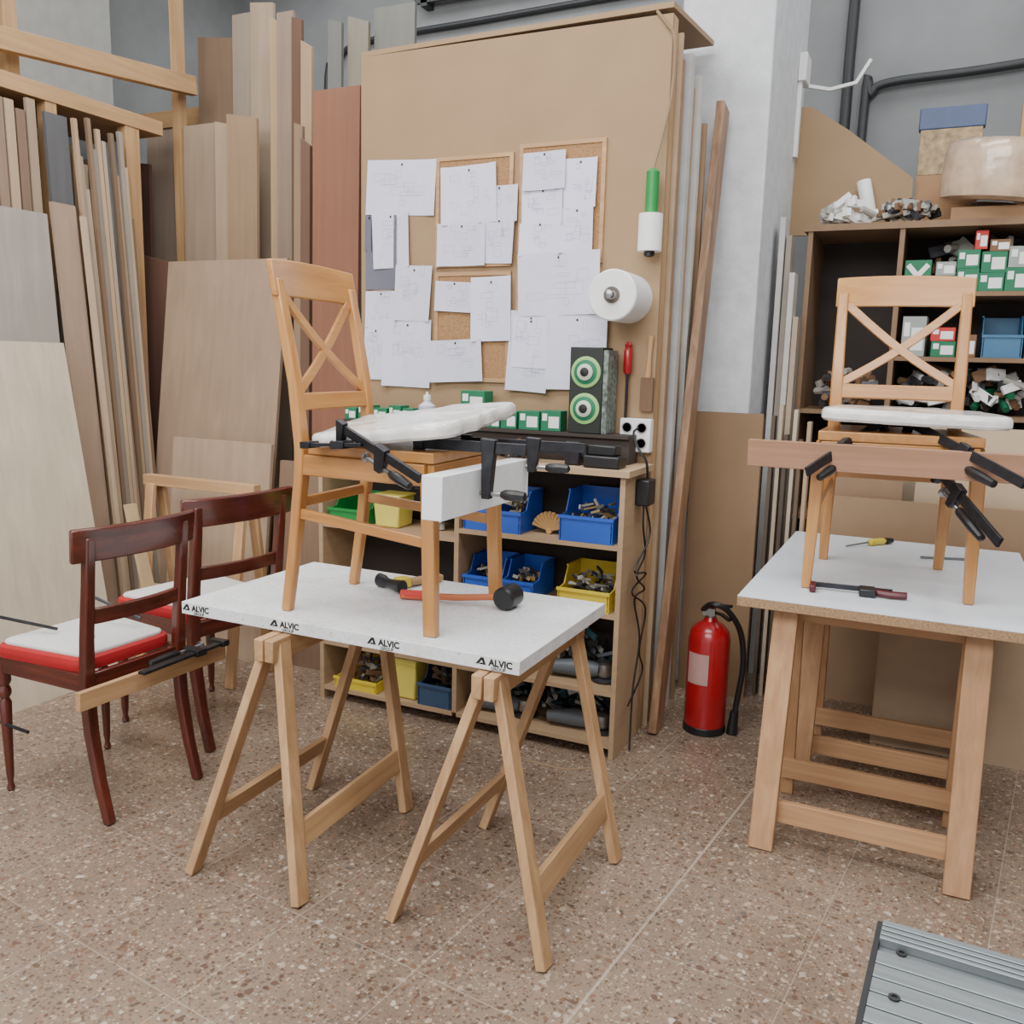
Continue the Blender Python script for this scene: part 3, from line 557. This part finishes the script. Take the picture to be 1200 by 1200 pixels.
# ------------------------------------------------------------- mahogany chairs
redcloth=plain("red_upholstery",(168,24,30),.7,var=.06)
def mchair(loc,rot,lab,scale=(1,1,1)):
    r=root("dining_chair",loc,rot,lab,"chair","dark mahogany chairs"); r.scale=scale
    for s_ in (-1,1):
        pts=[(s_*.185,.285,0),(s_*.185,.245,.14),(s_*.185,.215,.30),(s_*.185,.205,.44),(s_*.185,.215,.60),(s_*.185,.235,.78),(s_*.185,.25,.94)]
        mk(B().strip(pts,(1,0,0),.036,.034,ws=[.030,.034,.040,.042,.038,.034,.032]),"rear_leg",mahog('z'),r,local=True,bev=.006)
        pr=[(.010,0),(.014,.01),(.009,.03),(.013,.06),(.017,.2),(.021,.32),(.014,.335),(.022,.35),(.022,.365),(.016,.38),(.024,.395),(.024,.475)]
        mk(B().lathe((s_*.195,-.225,0),pr,0,16),"front_leg",mahog('z'),r,local=True)
        mk(B().strip([(s_*.20,-.22,.46),(s_*.185,.205,.46)],(0,0,1),.06,.022),"seat_rail",mahog('y'),r,local=True,bev=.003)
    mk(B().strip([(-.2,-.23,.46),(.2,-.23,.46)],(0,0,1),.06,.022),"seat_rail",mahog('x'),r,local=True,bev=.003)
    mk(B().strip([(-.185,.205,.46),(.185,.205,.46)],(0,0,1),.06,.022),"seat_rail",mahog('x'),r,local=True,bev=.003)
    def arc(z,b_,x,y): return [(x*(i/5-1),y+b_*(1-(i/5-1)**2),z) for i in range(11)]
    mk(B().strip(arc(.915,.035,.24,.235),(0,.12,1),.108,.024),"top_rail",mahog('x'),r,local=True,bev=.006)
    mk(B().strip(arc(.68,.025,.18,.222),(0,.1,1),.052,.018),"back_rail",mahog('x'),r,local=True,bev=.004)
    def slab(nm,mt,z0,z1,rc,ins,crown):
        b=B(); pts=[]
        for cx,cy,a0 in ((.195-rc-.005,.185-rc,0),(-.195+rc+.005,.185-rc,90),(-.222+rc,-.242+rc,180),(.222-rc,-.242+rc,270)):
            for k in range(8):
                a=rad(a0+90*k/7); pts.append((cx+(rc-ins)*math.cos(a),cy+(rc-ins)*math.sin(a)))
        h=z1-z0; rings=[(.985,z0),(1.0,z0+h*.35),(1.0,z0+h*.6),(.985,z0+h*.88),(.95,z1),(.7,z1+crown*.7),(.35,z1+crown)]
        vs=[(x*s,y*s,z) for s,z in rings for x,y in pts]; m_=len(pts); R_=len(rings); fs=[tuple(range(m_))[::-1],tuple(range((R_-1)*m_,R_*m_))]
        for q in range(R_-1):
            for k in range(m_): fs.append((q*m_+k,q*m_+(k+1)%m_,(q+1)*m_+(k+1)%m_,(q+1)*m_+k))
        mk(b.add(vs,fs),nm,mt,r,local=True)
    slab("seat_welt",redcloth,.490,.532,.06,0,.001); slab("seat_pad",fabric,.529,.545,.06,.020,.012)
    return r
mchair((-2.55,2.09,0),rad(-92),"dark mahogany chair with white seat and red edge",scale=(1,.95,1))
mchair((-2.655,2.70,0),rad(-97),"dark mahogany chair with red-edged seat behind another chair",scale=(1.12,1,1.01))
mk(B().strip([(-2.285,1.80,.445),(-2.262,2.40,.445)],(0,0,1),.06,.02),"wooden_strip",pine('y'),bev=.002,**S("pale wooden strip clamped along mahogany chair seat","wooden strip"))
clampAB((-2.24,2.37,.485),(-2.235,2.0,.485),(-1,0,0),"black bar clamp gripping mahogany chair seat",jl=.05,sc=1.3,op=.3,hl=.13)
def rodclamp(a,b_,lab):
    r=root("clamp_rod",a,0,lab,"clamp rod","thin clamp rods by the mahogany chair")
    a=Vector(a);b_=Vector(b_); d=(b_-a)
    mk(B().cyl((0,0,0),d,.006,0,8),"rod",blackm,r,local=True)
    mk(B().cyl(d*.97-Vector((0,0,.02)),d*.97+Vector((0,0,.02)),.004,0,8),"tommy_bar",steel,r,local=True)
rodclamp((-2.62,2.0,.575),(-3.05,1.90,.62),"thin dark clamp rod resting on mahogany chair seat")
rodclamp((-2.45,2.20,.585),(-2.62,2.14,.66),"thin dark clamp rod resting on mahogany chair seat")
rodclamp((-2.66,1.90,.235),(-3.10,1.87,.28),"thin dark clamp rod braced against mahogany chair leg")
mk(B().cyl((-2.50,2.02,.66),(-2.48,2.03,.56),.004,0,8),"clamp_pin",steel,**S("thin steel clamp screw standing on mahogany chair seat","clamp pin"))
# ------------------------------------------------------------- extinguisher
r=root("fire_extinguisher",(-.76,3.60,0),label="red fire extinguisher with black hose standing on floor",cat="fire extinguisher")
b=B().lathe((-.76,3.60,0),[(.075,0),(.082,.01),(.082,.02),(.086,.04),(.086,.40),(.078,.435),(.055,.46),(.03,.475),(.024,.49)],0,32); mk(b,"cylinder",red,r)
mk(B().lathe((-.76,3.60,0),[(.086,.0),(.088,.002),(.088,.03),(.086,.032)],0,32),"base_ring",blackp,r)
mk(B().lathe((-.76,3.60,.488),[(.02,0),(.02,.04),(.012,.05)],0,16).box(-.79,-.74,3.575,3.60,.50,.53),"valve",steel,r)
mk(B().strip([(-.78,3.60,.535),(-.72,3.57,.55),(-.67,3.54,.56)],(0,0,1),.012,.022).strip([(-.76,3.60,.512),(-.71,3.57,.515),(-.67,3.545,.50)],(0,0,1),.008,.02),"squeeze_handle",blackp,r)
mk(B().tube([(-.79,3.59,.52),(-.74,3.52,.565),(-.68,3.54,.54),(-.635,3.60,.44),(-.62,3.62,.30),(-.635,3.62,.14),(-.64,3.61,.07)],.012,0,10,smooth=6,rs=None),"hose",blackp,r)
mk(B().cyl((-.64,3.61,.10),(-.645,3.61,.0),.017,0,14,r2=.024),"nozzle",blackp,r)
vs=[];fs=[]
for k in range(9):
    a=rad(-140+8*k); 
    for z in (.22,.35): vs.append((-.76+.0875*math.cos(a),3.60+.0875*math.sin(a),z))
for k in range(8): fs.append((2*k,2*k+2,2*k+3,2*k+1))
mk(B().add(vs,fs),"instruction_label",ext_label,r)
# ------------------------------------------------------------- sheets by column
mk(B().box(-.99,-.68,4.04,4.056,0,1.31).box(-.99,-.68,4.06,4.075,0,1.29),"fibreboard_sheet",mdf2,**S("brown fibreboard sheet standing against the column","board"))
grp="sheets standing between column and shelf"
for i,(x,y,h,c) in enumerate([(-.655,4.10,1.30,(90,76,64)),(-.625,4.12,1.35,(178,160,138)),(-.595,4.10,1.22,(80,68,58)),(-.565,4.14,1.33,(190,176,156)),(-.535,4.12,1.2,(100,82,66)),(-.505,4.14,1.28,(176,150,122)),(-.73,4.42,2.2,(190,188,184)),(-.70,4.44,2.12,(146,136,124)),(-.672,4.42,1.95,(192,188,180)),(-.645,4.44,1.75,(172,154,134))]):
    mk(B().box(x,x+.016+(.008 if i>5 else 0),y,4.54 if i>5 else y+.06,0,h),"board_sheet",plain("sheet_edge_%d%d%d"%c,c,.7),label="narrow board sheet standing on edge beside the column",category="board",group=grp)
for i,(x0,x1,y,h,c) in enumerate([(-.12,1.1,3.80,.75,(178,152,124)),(.02,1.1,3.84,.76,(192,168,140)),(-.47,.9,4.24,.95,(162,132,102)),(-.05,1.1,4.32,1.28,(200,176,146)),(.3,1.2,4.36,1.2,(186,158,128)),(-.47,-.1,4.29,1.12,(154,124,96)),(-.28,.2,4.40,1.20,(202,184,160))]):
    mk(B().box(x0,x1,y,y+.018,0,h),"board_sheet",plain("panel_%d%d%d"%c,c,.7,var=.04),label="large beige board sheet standing near the trestle table",category="board",group="large sheets behind the table")
# ------------------------------------------------------------- right shelving
r=root("storage_shelf",(.1,4.8,0),label="tall dark wooden storage shelf filled with boxes",cat="shelf")
sw=plain("shelf_wood",(130,102,76),.7)
X0,X1,Y0,Y1=-.62,1.0,4.56,5.02
for x in (X0,-.22,X1-.02): mk(B().box(x,x+.022,Y0,Y1,0,2.15),"upright",sw,r)
mk(B().box(X0-.02,X1,Y0-.01,Y1,2.15,2.18),"top_board",sw,r)
mk(B().box(X0+.022,X1-.02,Y1-.01,Y1-.001,0,2.15),"back_panel",darkback,r)
for z in (1.32,.8,.1): mk(B().box(X0+.022,-.22,Y0+.01,Y1-.01,z-.02,z),"shelf_board",sw,r)
for z in (1.87,1.58,1.32,.8,.1): mk(B().box(-.198,X1-.02,Y0+.01,Y1-.01,z-.02,z),"shelf_board",sw,r)
rg=plain("red_card",(190,40,36),.6); wg=plain("grey_card",(150,156,150),.6)
for (x,z,w,h,mt) in ((-.13,1.871,.11,.14,"X"),(-.02,1.871,.09,.07,None),(.075,1.871,.09,.10,None),(.17,1.871,.10,.08,None),(.275,1.871,.1,.1,None),(.38,1.871,.1,.12,None),
   (-.02,1.942,.08,.06,wg),(.075,1.972,.09,.08,None),(.17,1.952,.10,.09,None),(.275,1.972,.1,.09,wg),(.115,2.053,.05,.08,rg),(.38,1.992,.09,.08,None),(.19,2.043,.08,.05,brownb),
   (-.12,1.581,.10,.18,wg),(0,1.581,.10,.07,None),(-.0,1.652,.1,.06,rg),(.105,1.581,.07,.10,brownb)):
    X=mt=="X"
    screw_box(x,4.64 if z<1.93 else 4.645,z,w,.12,h,"green carton with bold white cross pattern on shelf" if X else "red carton on stacked green cartons" if mt is rg else "grey and white hardware carton on shelf" if mt is wg else "brown carton on the storage shelf" if mt is brownb else "green and white hardware carton on dark shelf",grp="cartons on the storage shelf",mt=None if X else mt,cross=X,rot=rad(random.uniform(-4,4)))
bb=plain("shelf_bin_blue",(52,104,140),.45)
for x in (.24,.41): 
    q=bin_(x,4.59,1.581,.16,.3,.19,bb,"blue plastic storage bin on dark shelf"); q["group"]="bins on the storage shelf"
mix=[paleb,clutter_m,brownb,whitep,dgreen]
pile(.1,4.72,1.321,.56,.26,.16,mix,90,"mixed packets and fittings heaped on a shelf",name="shelf_clutter",sz=.045,cat="hardware",th=1.5)
pile(-.40,4.72,1.321,.32,.26,.14,[clutter_m,brownb,paleb],60,"mixed dark parts heaped on a shelf",name="shelf_clutter",sz=.045,cat="hardware",th=1.5)
pile(.12,4.84,1.871,.58,.2,.20,[clutter_m,brownb,paleb],80,"mixed dark parts heaped behind the cartons",name="shelf_clutter",sz=.05,cat="hardware",th=1.5)
pile(-.20,4.68,2.181,.28,.2,.07,[paleb,clutter_m,brownb],60,"mixed offcuts and fittings heaped on the shelf top",name="offcut_pile",sz=.045,cat="offcuts",flat=.25)
pile(-.47,4.70,2.181,.26,.2,.09,[whitep,paleb,whitep],30,"white plastic offcuts heaped on the shelf top",name="offcut_pile",sz=.05,cat="offcuts",th=1.3,flat=.3)
for k,(x0_,x1_,y_a,zz,c) in enumerate(((-.62,-.30,4.80,2.181,(176,140,104)),(-.29,-.10,4.82,2.181,(196,176,150)))):
    mk(B().box(x0_,x1_,y_a,y_a+.05,zz,zz+.04),"wood_offcut",wood("offcut_wood_%d"%k,[int(v*.88) for v in c],c,'x',.7),bev=.002,label="short wooden offcut lying on the shelf top",category="wood offcut",group="wood offcuts on the shelf top")
mk(B().prism([(-.76,4.9,2.181),(-.20,4.9,2.181),(-.20,4.9,2.43),(-.52,4.9,2.68),(-.70,4.9,2.80),(-.76,4.9,2.80)],(0,.018,0)),"fibreboard_offcut",mdf,**S("sloping brown fibreboard offcut standing on the shelf","board"))
mk(B().lathe((-.37,4.84,2.222),[(.03,0),(.033,.01),(.033,.20),(.03,.205)],0,20,(-.25,0,1)),"film_roll",whitep,**S("white plastic film roll standing among offcuts","roll"))
mk(B().box(-.02,.50,4.58,4.88,2.181,2.235),"cardboard_box",plain("brown_card",(160,124,90),.8),bev=.002,**S("flat brown cardboard box on the shelf top","box"))
b=B(); pr=[(.08,.012),(.10,0),(.20,0),(.232,.012),(.240,.04),(.243,.08),(.245,.12),(.243,.16),(.246,.20),(.238,.235),(.215,.25),(.10,.252),(.08,.24)]
b.lathe((.155,4.70,2.25),pr,0,48,(.10,-.06,1),jit=.008)
mz=min(v.z for v in b.v)
for v in b.v: v.z+=2.237-mz
mk(b,"wrapped_roll",plain("packing_film",(200,172,146),.22,var=.16,scale=16,bump=.4,coat=.8,detail=2),**S("large flat beige coil wrapped in plastic lying on a box","roll"))
r=root("storage_crate",(-.14,4.96,2.181),label="stacked blue and beige crate on the shelf top",cat="crate")
mk(B().box(-.19,.08,4.955,5.02,2.45,2.66),"crate_body",plain("beige_crate",(160,136,100),.6,var=.4,scale=30),r,bev=.004); mk(B().box(-.20,.09,4.955,5.02,2.66,2.76),"crate_lid",plain("slate_blue_crate",(66,82,116),.5),r,bev=.006); mk(B().box(-.19,.08,4.955,5.02,2.181,2.45),"lower_box",plain("brown_card",(160,124,90),.8),r)
mk(B().box(.24,.30,5.06,5.12,0,4.2),"timber_post",pine('z'),**S("pale timber post rising behind the storage shelf","post"))
dp=plain("dark_pipe",(50,52,54),.5)
mk(B().tube([(-.62,5.76,4.3),(-.63,5.76,3.3),(-.63,5.76,.0)],.03,0,12),"drain_pipe",dp,**S("dark vertical pipe on grey back wall","pipe"))
mk(B().tube([(-.53,5.76,0),(-.53,5.76,2.9),(-.50,5.76,3.06),(-.40,5.76,3.12),(.1,5.76,3.14),(.9,5.76,3.2)],.025,0,12,smooth=5),"conduit",dp,**S("black bent conduit running along grey wall","pipe"))
mk(B().tube([(-4.3,5.77,0),(-4.3,5.77,3.3),(-4.2,5.77,3.6),(-4.0,5.77,3.75),(-3.0,5.77,3.78),(-2.0,5.77,3.8),(-1.2,5.77,3.8)],.02,0,10,smooth=5),"conduit",dp,**S("dark bent conduit high on grey wall","pipe"))
mk(B().box(-3.5,3.1,5.70,5.725,3.92,4.0).box(-3.5,3.1,5.70,5.725,4.1,4.16).box(-3.45,-3.4,5.70,5.799,3.9,4.18).box(2.9,2.95,5.70,5.799,3.9,4.18),"cable_tray",dp,**S("dark metal cable tray running high along wall","cable tray"))
r=root("junction_box",(-.755,4.85,2.5),label="white electrical box with cable trunking on the column",cat="electrical box")
mk(B().box(-.759,-.72,4.80,4.94,2.90,3.03),"box_body",whitep,r,bev=.004); mk(B().box(-.759,-.74,4.82,4.86,2.55,2.90),"trunking",whitep,r)
mk(B().strip([(-.74,4.93,2.91),(-.62,4.93,2.88),(-.50,4.93,2.90),(-.44,4.93,3.0)],(0,1,0),.02,.016),"bent_trunking",whitep,r)
# ------------------------------------------------------------- left timber rack
r=root("timber_rack",(-4.2,3.0,0),label="tall pine timber rack holding upright boards",cat="timber rack")
pg=wood("rack_pine",(156,122,82),(188,150,106),'y',.65); pgz=wood("rack_pine",(156,122,82),(188,150,106),'z',.65); pgx=wood("rack_pine",(156,122,82),(188,150,106),'x',.65)
mk(B().box(-4.5,-3.97,1.2,3.86,2.68,2.755),"top_board",pg,r,bev=.002)
mk(B().strip([(-4.02,1.9,2.80),(-3.99,4.12,3.01)],(0,0,1),.10,.05),"upper_rail",pg,r,bev=.002)
mk(B().box(-4.62,-4.605,1.2,4.10,2.76,4.2),"rear_panel",plain("pale_grey_panel",(150,151,148),.6),r)
for y,w in ((1.3,.05),(3.14,.06),(3.61,.09)): mk(B().box(-4.04,-3.975,y,y+w,0,2.68),"post",pgz,r,bev=.002)
mk(B().box(-4.12,-4.075,3.02,3.09,2.755,4.2),"upper_post",pgz,r)
mk(B().box(-4.10,-4.05,4.06,4.12,0,4.2),"upper_post",pgz,r)
tones=[(176,146,114),(156,126,98),(188,160,128),(134,108,84),(160,148,134),(118,96,76),(184,160,134),(140,130,120),(196,172,142)]
def face(c,ax='z'): 
    c=ds(c,.92); return wood("face_%d%d%d"%c,[int(v*.89) for v in c],c,ax,.6,sc=.6)
y=1.75; i=0
while y<3.58:
    t=random.choice((.018,.022,.03)); gap=random.uniform(.001,.007)
    if not (3.11<y+t and y<3.22):
        c=tones[i%8] if i%3 else random.choice(tones); h=random.uniform(2.25,2.66); x=-4.05-random.uniform(.0,.05)
        mk(B().hexa([(x-.35,y,0),(x,y,0),(x,y+t,0),(x-.35,y+t,0),(x-.35,y-.02,h),(x,y-.02,h),(x,y+t-.02,h),(x-.35,y+t-.02,h)]),"board",face(c),label="long narrow board stored upright in timber rack",category="board",group="boards in the timber rack")
    y+=t+gap; i+=1
for y in (1.7,2.35,3.0):
    mk(B().box(-4.56,-4.54,y,y+.62,0,2.66),"board_sheet",face((140,114,92)),label="wide brown sheet standing deep in the timber rack",category="board",group="boards in the timber rack")
def lean(x0b,y0,y1,x1t,h,c,lab,nm="board_sheet",t=.02,dy=0):
    b=B().hexa([(x0b,y0,0),(x0b+t,y0,0),(x0b+t,y1,0),(x0b,y1,0),(x1t,y0+dy,h),(x1t+t,y0+dy,h),(x1t+t,y1+dy,h),(x1t,y1+dy,h)])
    mk(b,nm,face(c),label=lab,category="board",group="sheets leaning on the timber rack")
lean(-3.76,2.57,3.04,-3.90,2.14,(164,154,146),"wide grey-brown board leaning on timber rack")
lean(-3.83,3.10,3.22,-3.955,2.62,(94,94,98),"dark grey board leaning on timber rack")
lean(-3.70,3.06,3.19,-3.89,2.2,(172,146,122),"narrow tan board leaning on timber rack")
lean(-3.65,3.185,3.21,-3.84,2.15,(196,170,140),"narrow pale board leaning on timber rack")
for k,(ya,h,c) in enumerate(((2.50,2.55,(168,140,112)),(2.555,2.62,(130,108,88)),(2.61,2.58,(188,164,136)),(2.665,2.64,(150,126,102)),(2.72,2.50,(112,100,92)),(2.775,2.60,(184,158,130)),(2.83,2.63,(142,118,96)),(2.885,2.63,(190,162,130)),(2.94,2.60,(128,102,82)),(2.995,2.66,(160,136,112)))):
    lean(-3.87,ya,ya+.045,-3.965,h,c,"long narrow board leaning on timber rack",dy=.02,t=.018)
for k,(ya,h) in enumerate(((3.235,2.62),(3.262,2.45),(3.289,2.3),(3.316,2.64),(3.343,2.5),(3.370,2.6),(3.397,2.55),(3.424,2.1),(3.451,2.6),(3.478,2.4),(3.505,2.62),(3.532,2.45),(3.559,2.2))):
    c=tones[(k*4)%9]; lean(-3.74-.004*k,ya,ya+.022,-3.93,h,c,"long narrow board leaning on timber rack",dy=-.003*(k%2))
lean(-3.40,1.7,2.90,-3.66,1.54,(202,186,162),"large pale beige sheet leaning on timber rack",t=.02)
lean(-3.20,2.98,3.04,-3.40,.80,(190,160,120),"short pale plank leaning beside mahogany chairs")
# back boards
BK=[(-4.39,-4.12,4.14,2.80,(142,122,106)),(-4.38,-4.23,4.00,2.60,(88,58,48)),(-4.16,-3.85,4.34,3.36,(128,102,80)),(-4.04,-3.79,4.08,2.79,(160,136,112)),(-3.785,-3.70,4.06,2.79,(178,152,124)),(-3.69,-3.48,4.05,2.82,(168,136,104)),
(-3.84,-3.70,4.28,3.42,(148,132,116)),(-3.69,-3.53,4.26,3.46,(166,144,120)),(-3.46,-3.40,4.15,3.32,(178,146,108)),(-3.39,-3.28,4.12,3.32,(140,120,102)),(-3.275,-3.21,4.10,3.28,(106,76,56)),(-3.20,-3.13,4.08,3.15,(172,142,108)),
(-2.74,-2.48,3.58,2.72,(138,90,66)),(-2.98,-2.93,3.74,2.64,(150,122,94)),(-2.925,-2.87,3.72,2.56,(108,78,60)),(-2.865,-2.76,3.74,2.60,(132,104,84)),(-2.89,-2.81,3.9,3.15,(104,104,98)),(-2.80,-2.68,3.94,3.17,(130,122,106)),(-2.67,-2.44,3.98,3.20,(112,112,104)),(-3.12,-3.0,3.95,2.4,(100,74,58)),(-4.6,-4.42,4.2,2.6,(120,94,76)),(-3.45,-3.12,4.26,2.9,(110,86,70)),(-3.1,-2.5,4.2,2.7,(100,80,66)),(-4.13,-3.96,3.84,2.05,(120,84,68))]
for i,(x0,x1,y,h,c) in enumerate(BK):
    mk(B().hexa([(x0,y-.06,0),(x1,y-.06,0),(x1,y-.04,0),(x0,y-.04,0),(x0,y,h),(x1,y,h-.02*(i%3)),(x1,y+.02,h-.02*(i%3)),(x0,y+.02,h)]),"board",face(c),
       label="tall upright board stacked against the back timber rack",category="board",group="tall boards at the back")
mk(B().box(-5.0,-2.4,4.42,4.48,2.9,3.0),"rack_rail",pgx,**S("horizontal pine rail behind tall boards","rail"))
def leany(x0,x1,yb_,yt,h,c,lab,t=.02):
    mk(B().hexa([(x0,yb_,0),(x1,yb_,0),(x1,yb_+t,0),(x0,yb_+t,0),(x0,yt,h),(x1,yt,h),(x1,yt+t,h),(x0,yt+t,h)]),"board_sheet",face(c),label=lab,category="board",group="sheets leaning at the back")
leany(-3.86,-3.05,3.50,3.76,2.0,(168,140,114),"large tan veneered sheet leaning on tall boards")
leany(-3.56,-2.92,3.34,3.46,1.08,(174,148,122),"low tan sheet leaning against larger sheet")
leany(-2.90,-2.45,3.40,3.50,1.0,(142,114,90),"brown board leaning behind the shelving unit")
r=root("saw_horse",(-3.08,3.15,0),label="pale pine saw horse in front of leaning sheets",cat="saw horse")
mk(B().box(-3.42,-2.74,3.12,3.17,.88,.93),"top_beam",pine('x'),r,bev=.003)
for x in (-3.36,-2.80):
    for q in (-1,1): 
        b=B().strip([(x,3.145+q*.14,0),(x,3.145+q*.03,.89)],(1,0,0),.05,.025)
        for v in b.v: v.z=max(v.z,0)
        mk(b,"leg",pine('z'),r,bev=.003)
mk(B().box(-3.36,-2.80,3.04,3.06,.35,.42),"rail",pine('x'),r)
# ------------------------------------------------------------- aluminium machine table
r=root("machine_table",(0,1.08,0),rad(-3),label="ribbed aluminium machine table with slots and bolts",cat="machine table")
b=B().box(0,.7,-.58,0,.835,.846)
yy=-.575
while yy<-.06:
    b.box(0,.7,yy,yy+.0235,.846,.852); yy+=.026
b.box(0,.7,-.040,0,.846,.857)
b.box(0,.7,-.034,-.030,.857,.859).box(0,.7,-.024,-.020,.857,.859).box(0,.7,-.014,-.010,.857,.859)
mk(b,"slotted_top",alum,r,local=True,bev=.0008)
mk(B().box(-.006,0.0,-.58,0,.80,.853),"edge_trim",blackp,r,local=True)
for yv in (-.052,-.135):
    mk(B().lathe((.025,yv,.8521),[(.006,0),(.006,.002),(.003,.002),(.003,.0005)],0,14),"bolt",blackp,r,local=True)
mk(B().box(.15,.6,-.53,-.13,0,.834),"pedestal",plain("machine_grey",(110,116,118),.5),r,local=True)
# ------------------------------------------------------------- lights
def area(loc,rot,sx,sy,e,c=(1,1,1)):
    l=bpy.data.lights.new("fluorescent_and_fill_light",'AREA'); l.shape='RECTANGLE'; l.size=sx; l.size_y=sy; l.energy=e; l.color=c
    o=bpy.data.objects.new("fluorescent_and_fill_light",l); COL.objects.link(o); o.location=loc; o.rotation_euler=rot
area((-1.5,1.3,4.25),(0,0,0),3.5,1.0,145,(1,1,1))
area((-1.2,-1.4,3.6),(rad(48),0,0),4.5,1.4,190,(1,1,1))  # unseen fill lamp, added above and behind the camera to brighten the scene
area((-2.8,3.3,4.3),(0,0,0),1.8,.6,48,(1,1,.99))
area((.8,3.0,4.3),(0,0,0),1.5,.8,60,(.96,.99,1))
area((-1.5,5.0,4.35),(0,0,0),6,.6,62,(.97,.99,1))
w=bpy.data.worlds.new("World"); SC.world=w; w.use_nodes=True; w.node_tree.nodes["Background"].inputs[0].default_value=(.95,.98,1,1); w.node_tree.nodes["Background"].inputs[1].default_value=1.3
# ------------------------------------------------------------- camera
y_,p_,r_=rad(25),rad(9.4),rad(1.5)
f=Vector((-math.sin(y_)*math.cos(p_),math.cos(y_)*math.cos(p_),-math.sin(p_))); r0=Vector((math.cos(y_),math.sin(y_),0)); u0=r0.cross(f)
R=math.cos(r_)*r0+math.sin(r_)*u0; U=-math.sin(r_)*r0+math.cos(r_)*u0
cd=bpy.data.cameras.new("camera"); cam=bpy.data.objects.new("camera",cd); COL.objects.link(cam); cam.location=(0,0,1.5)
cam.rotation_euler=Matrix((R,U,-f)).transposed().to_euler(); cd.sensor_width=36; cd.lens=36*1050/1200; cd.clip_start=.05
SC.camera=cam
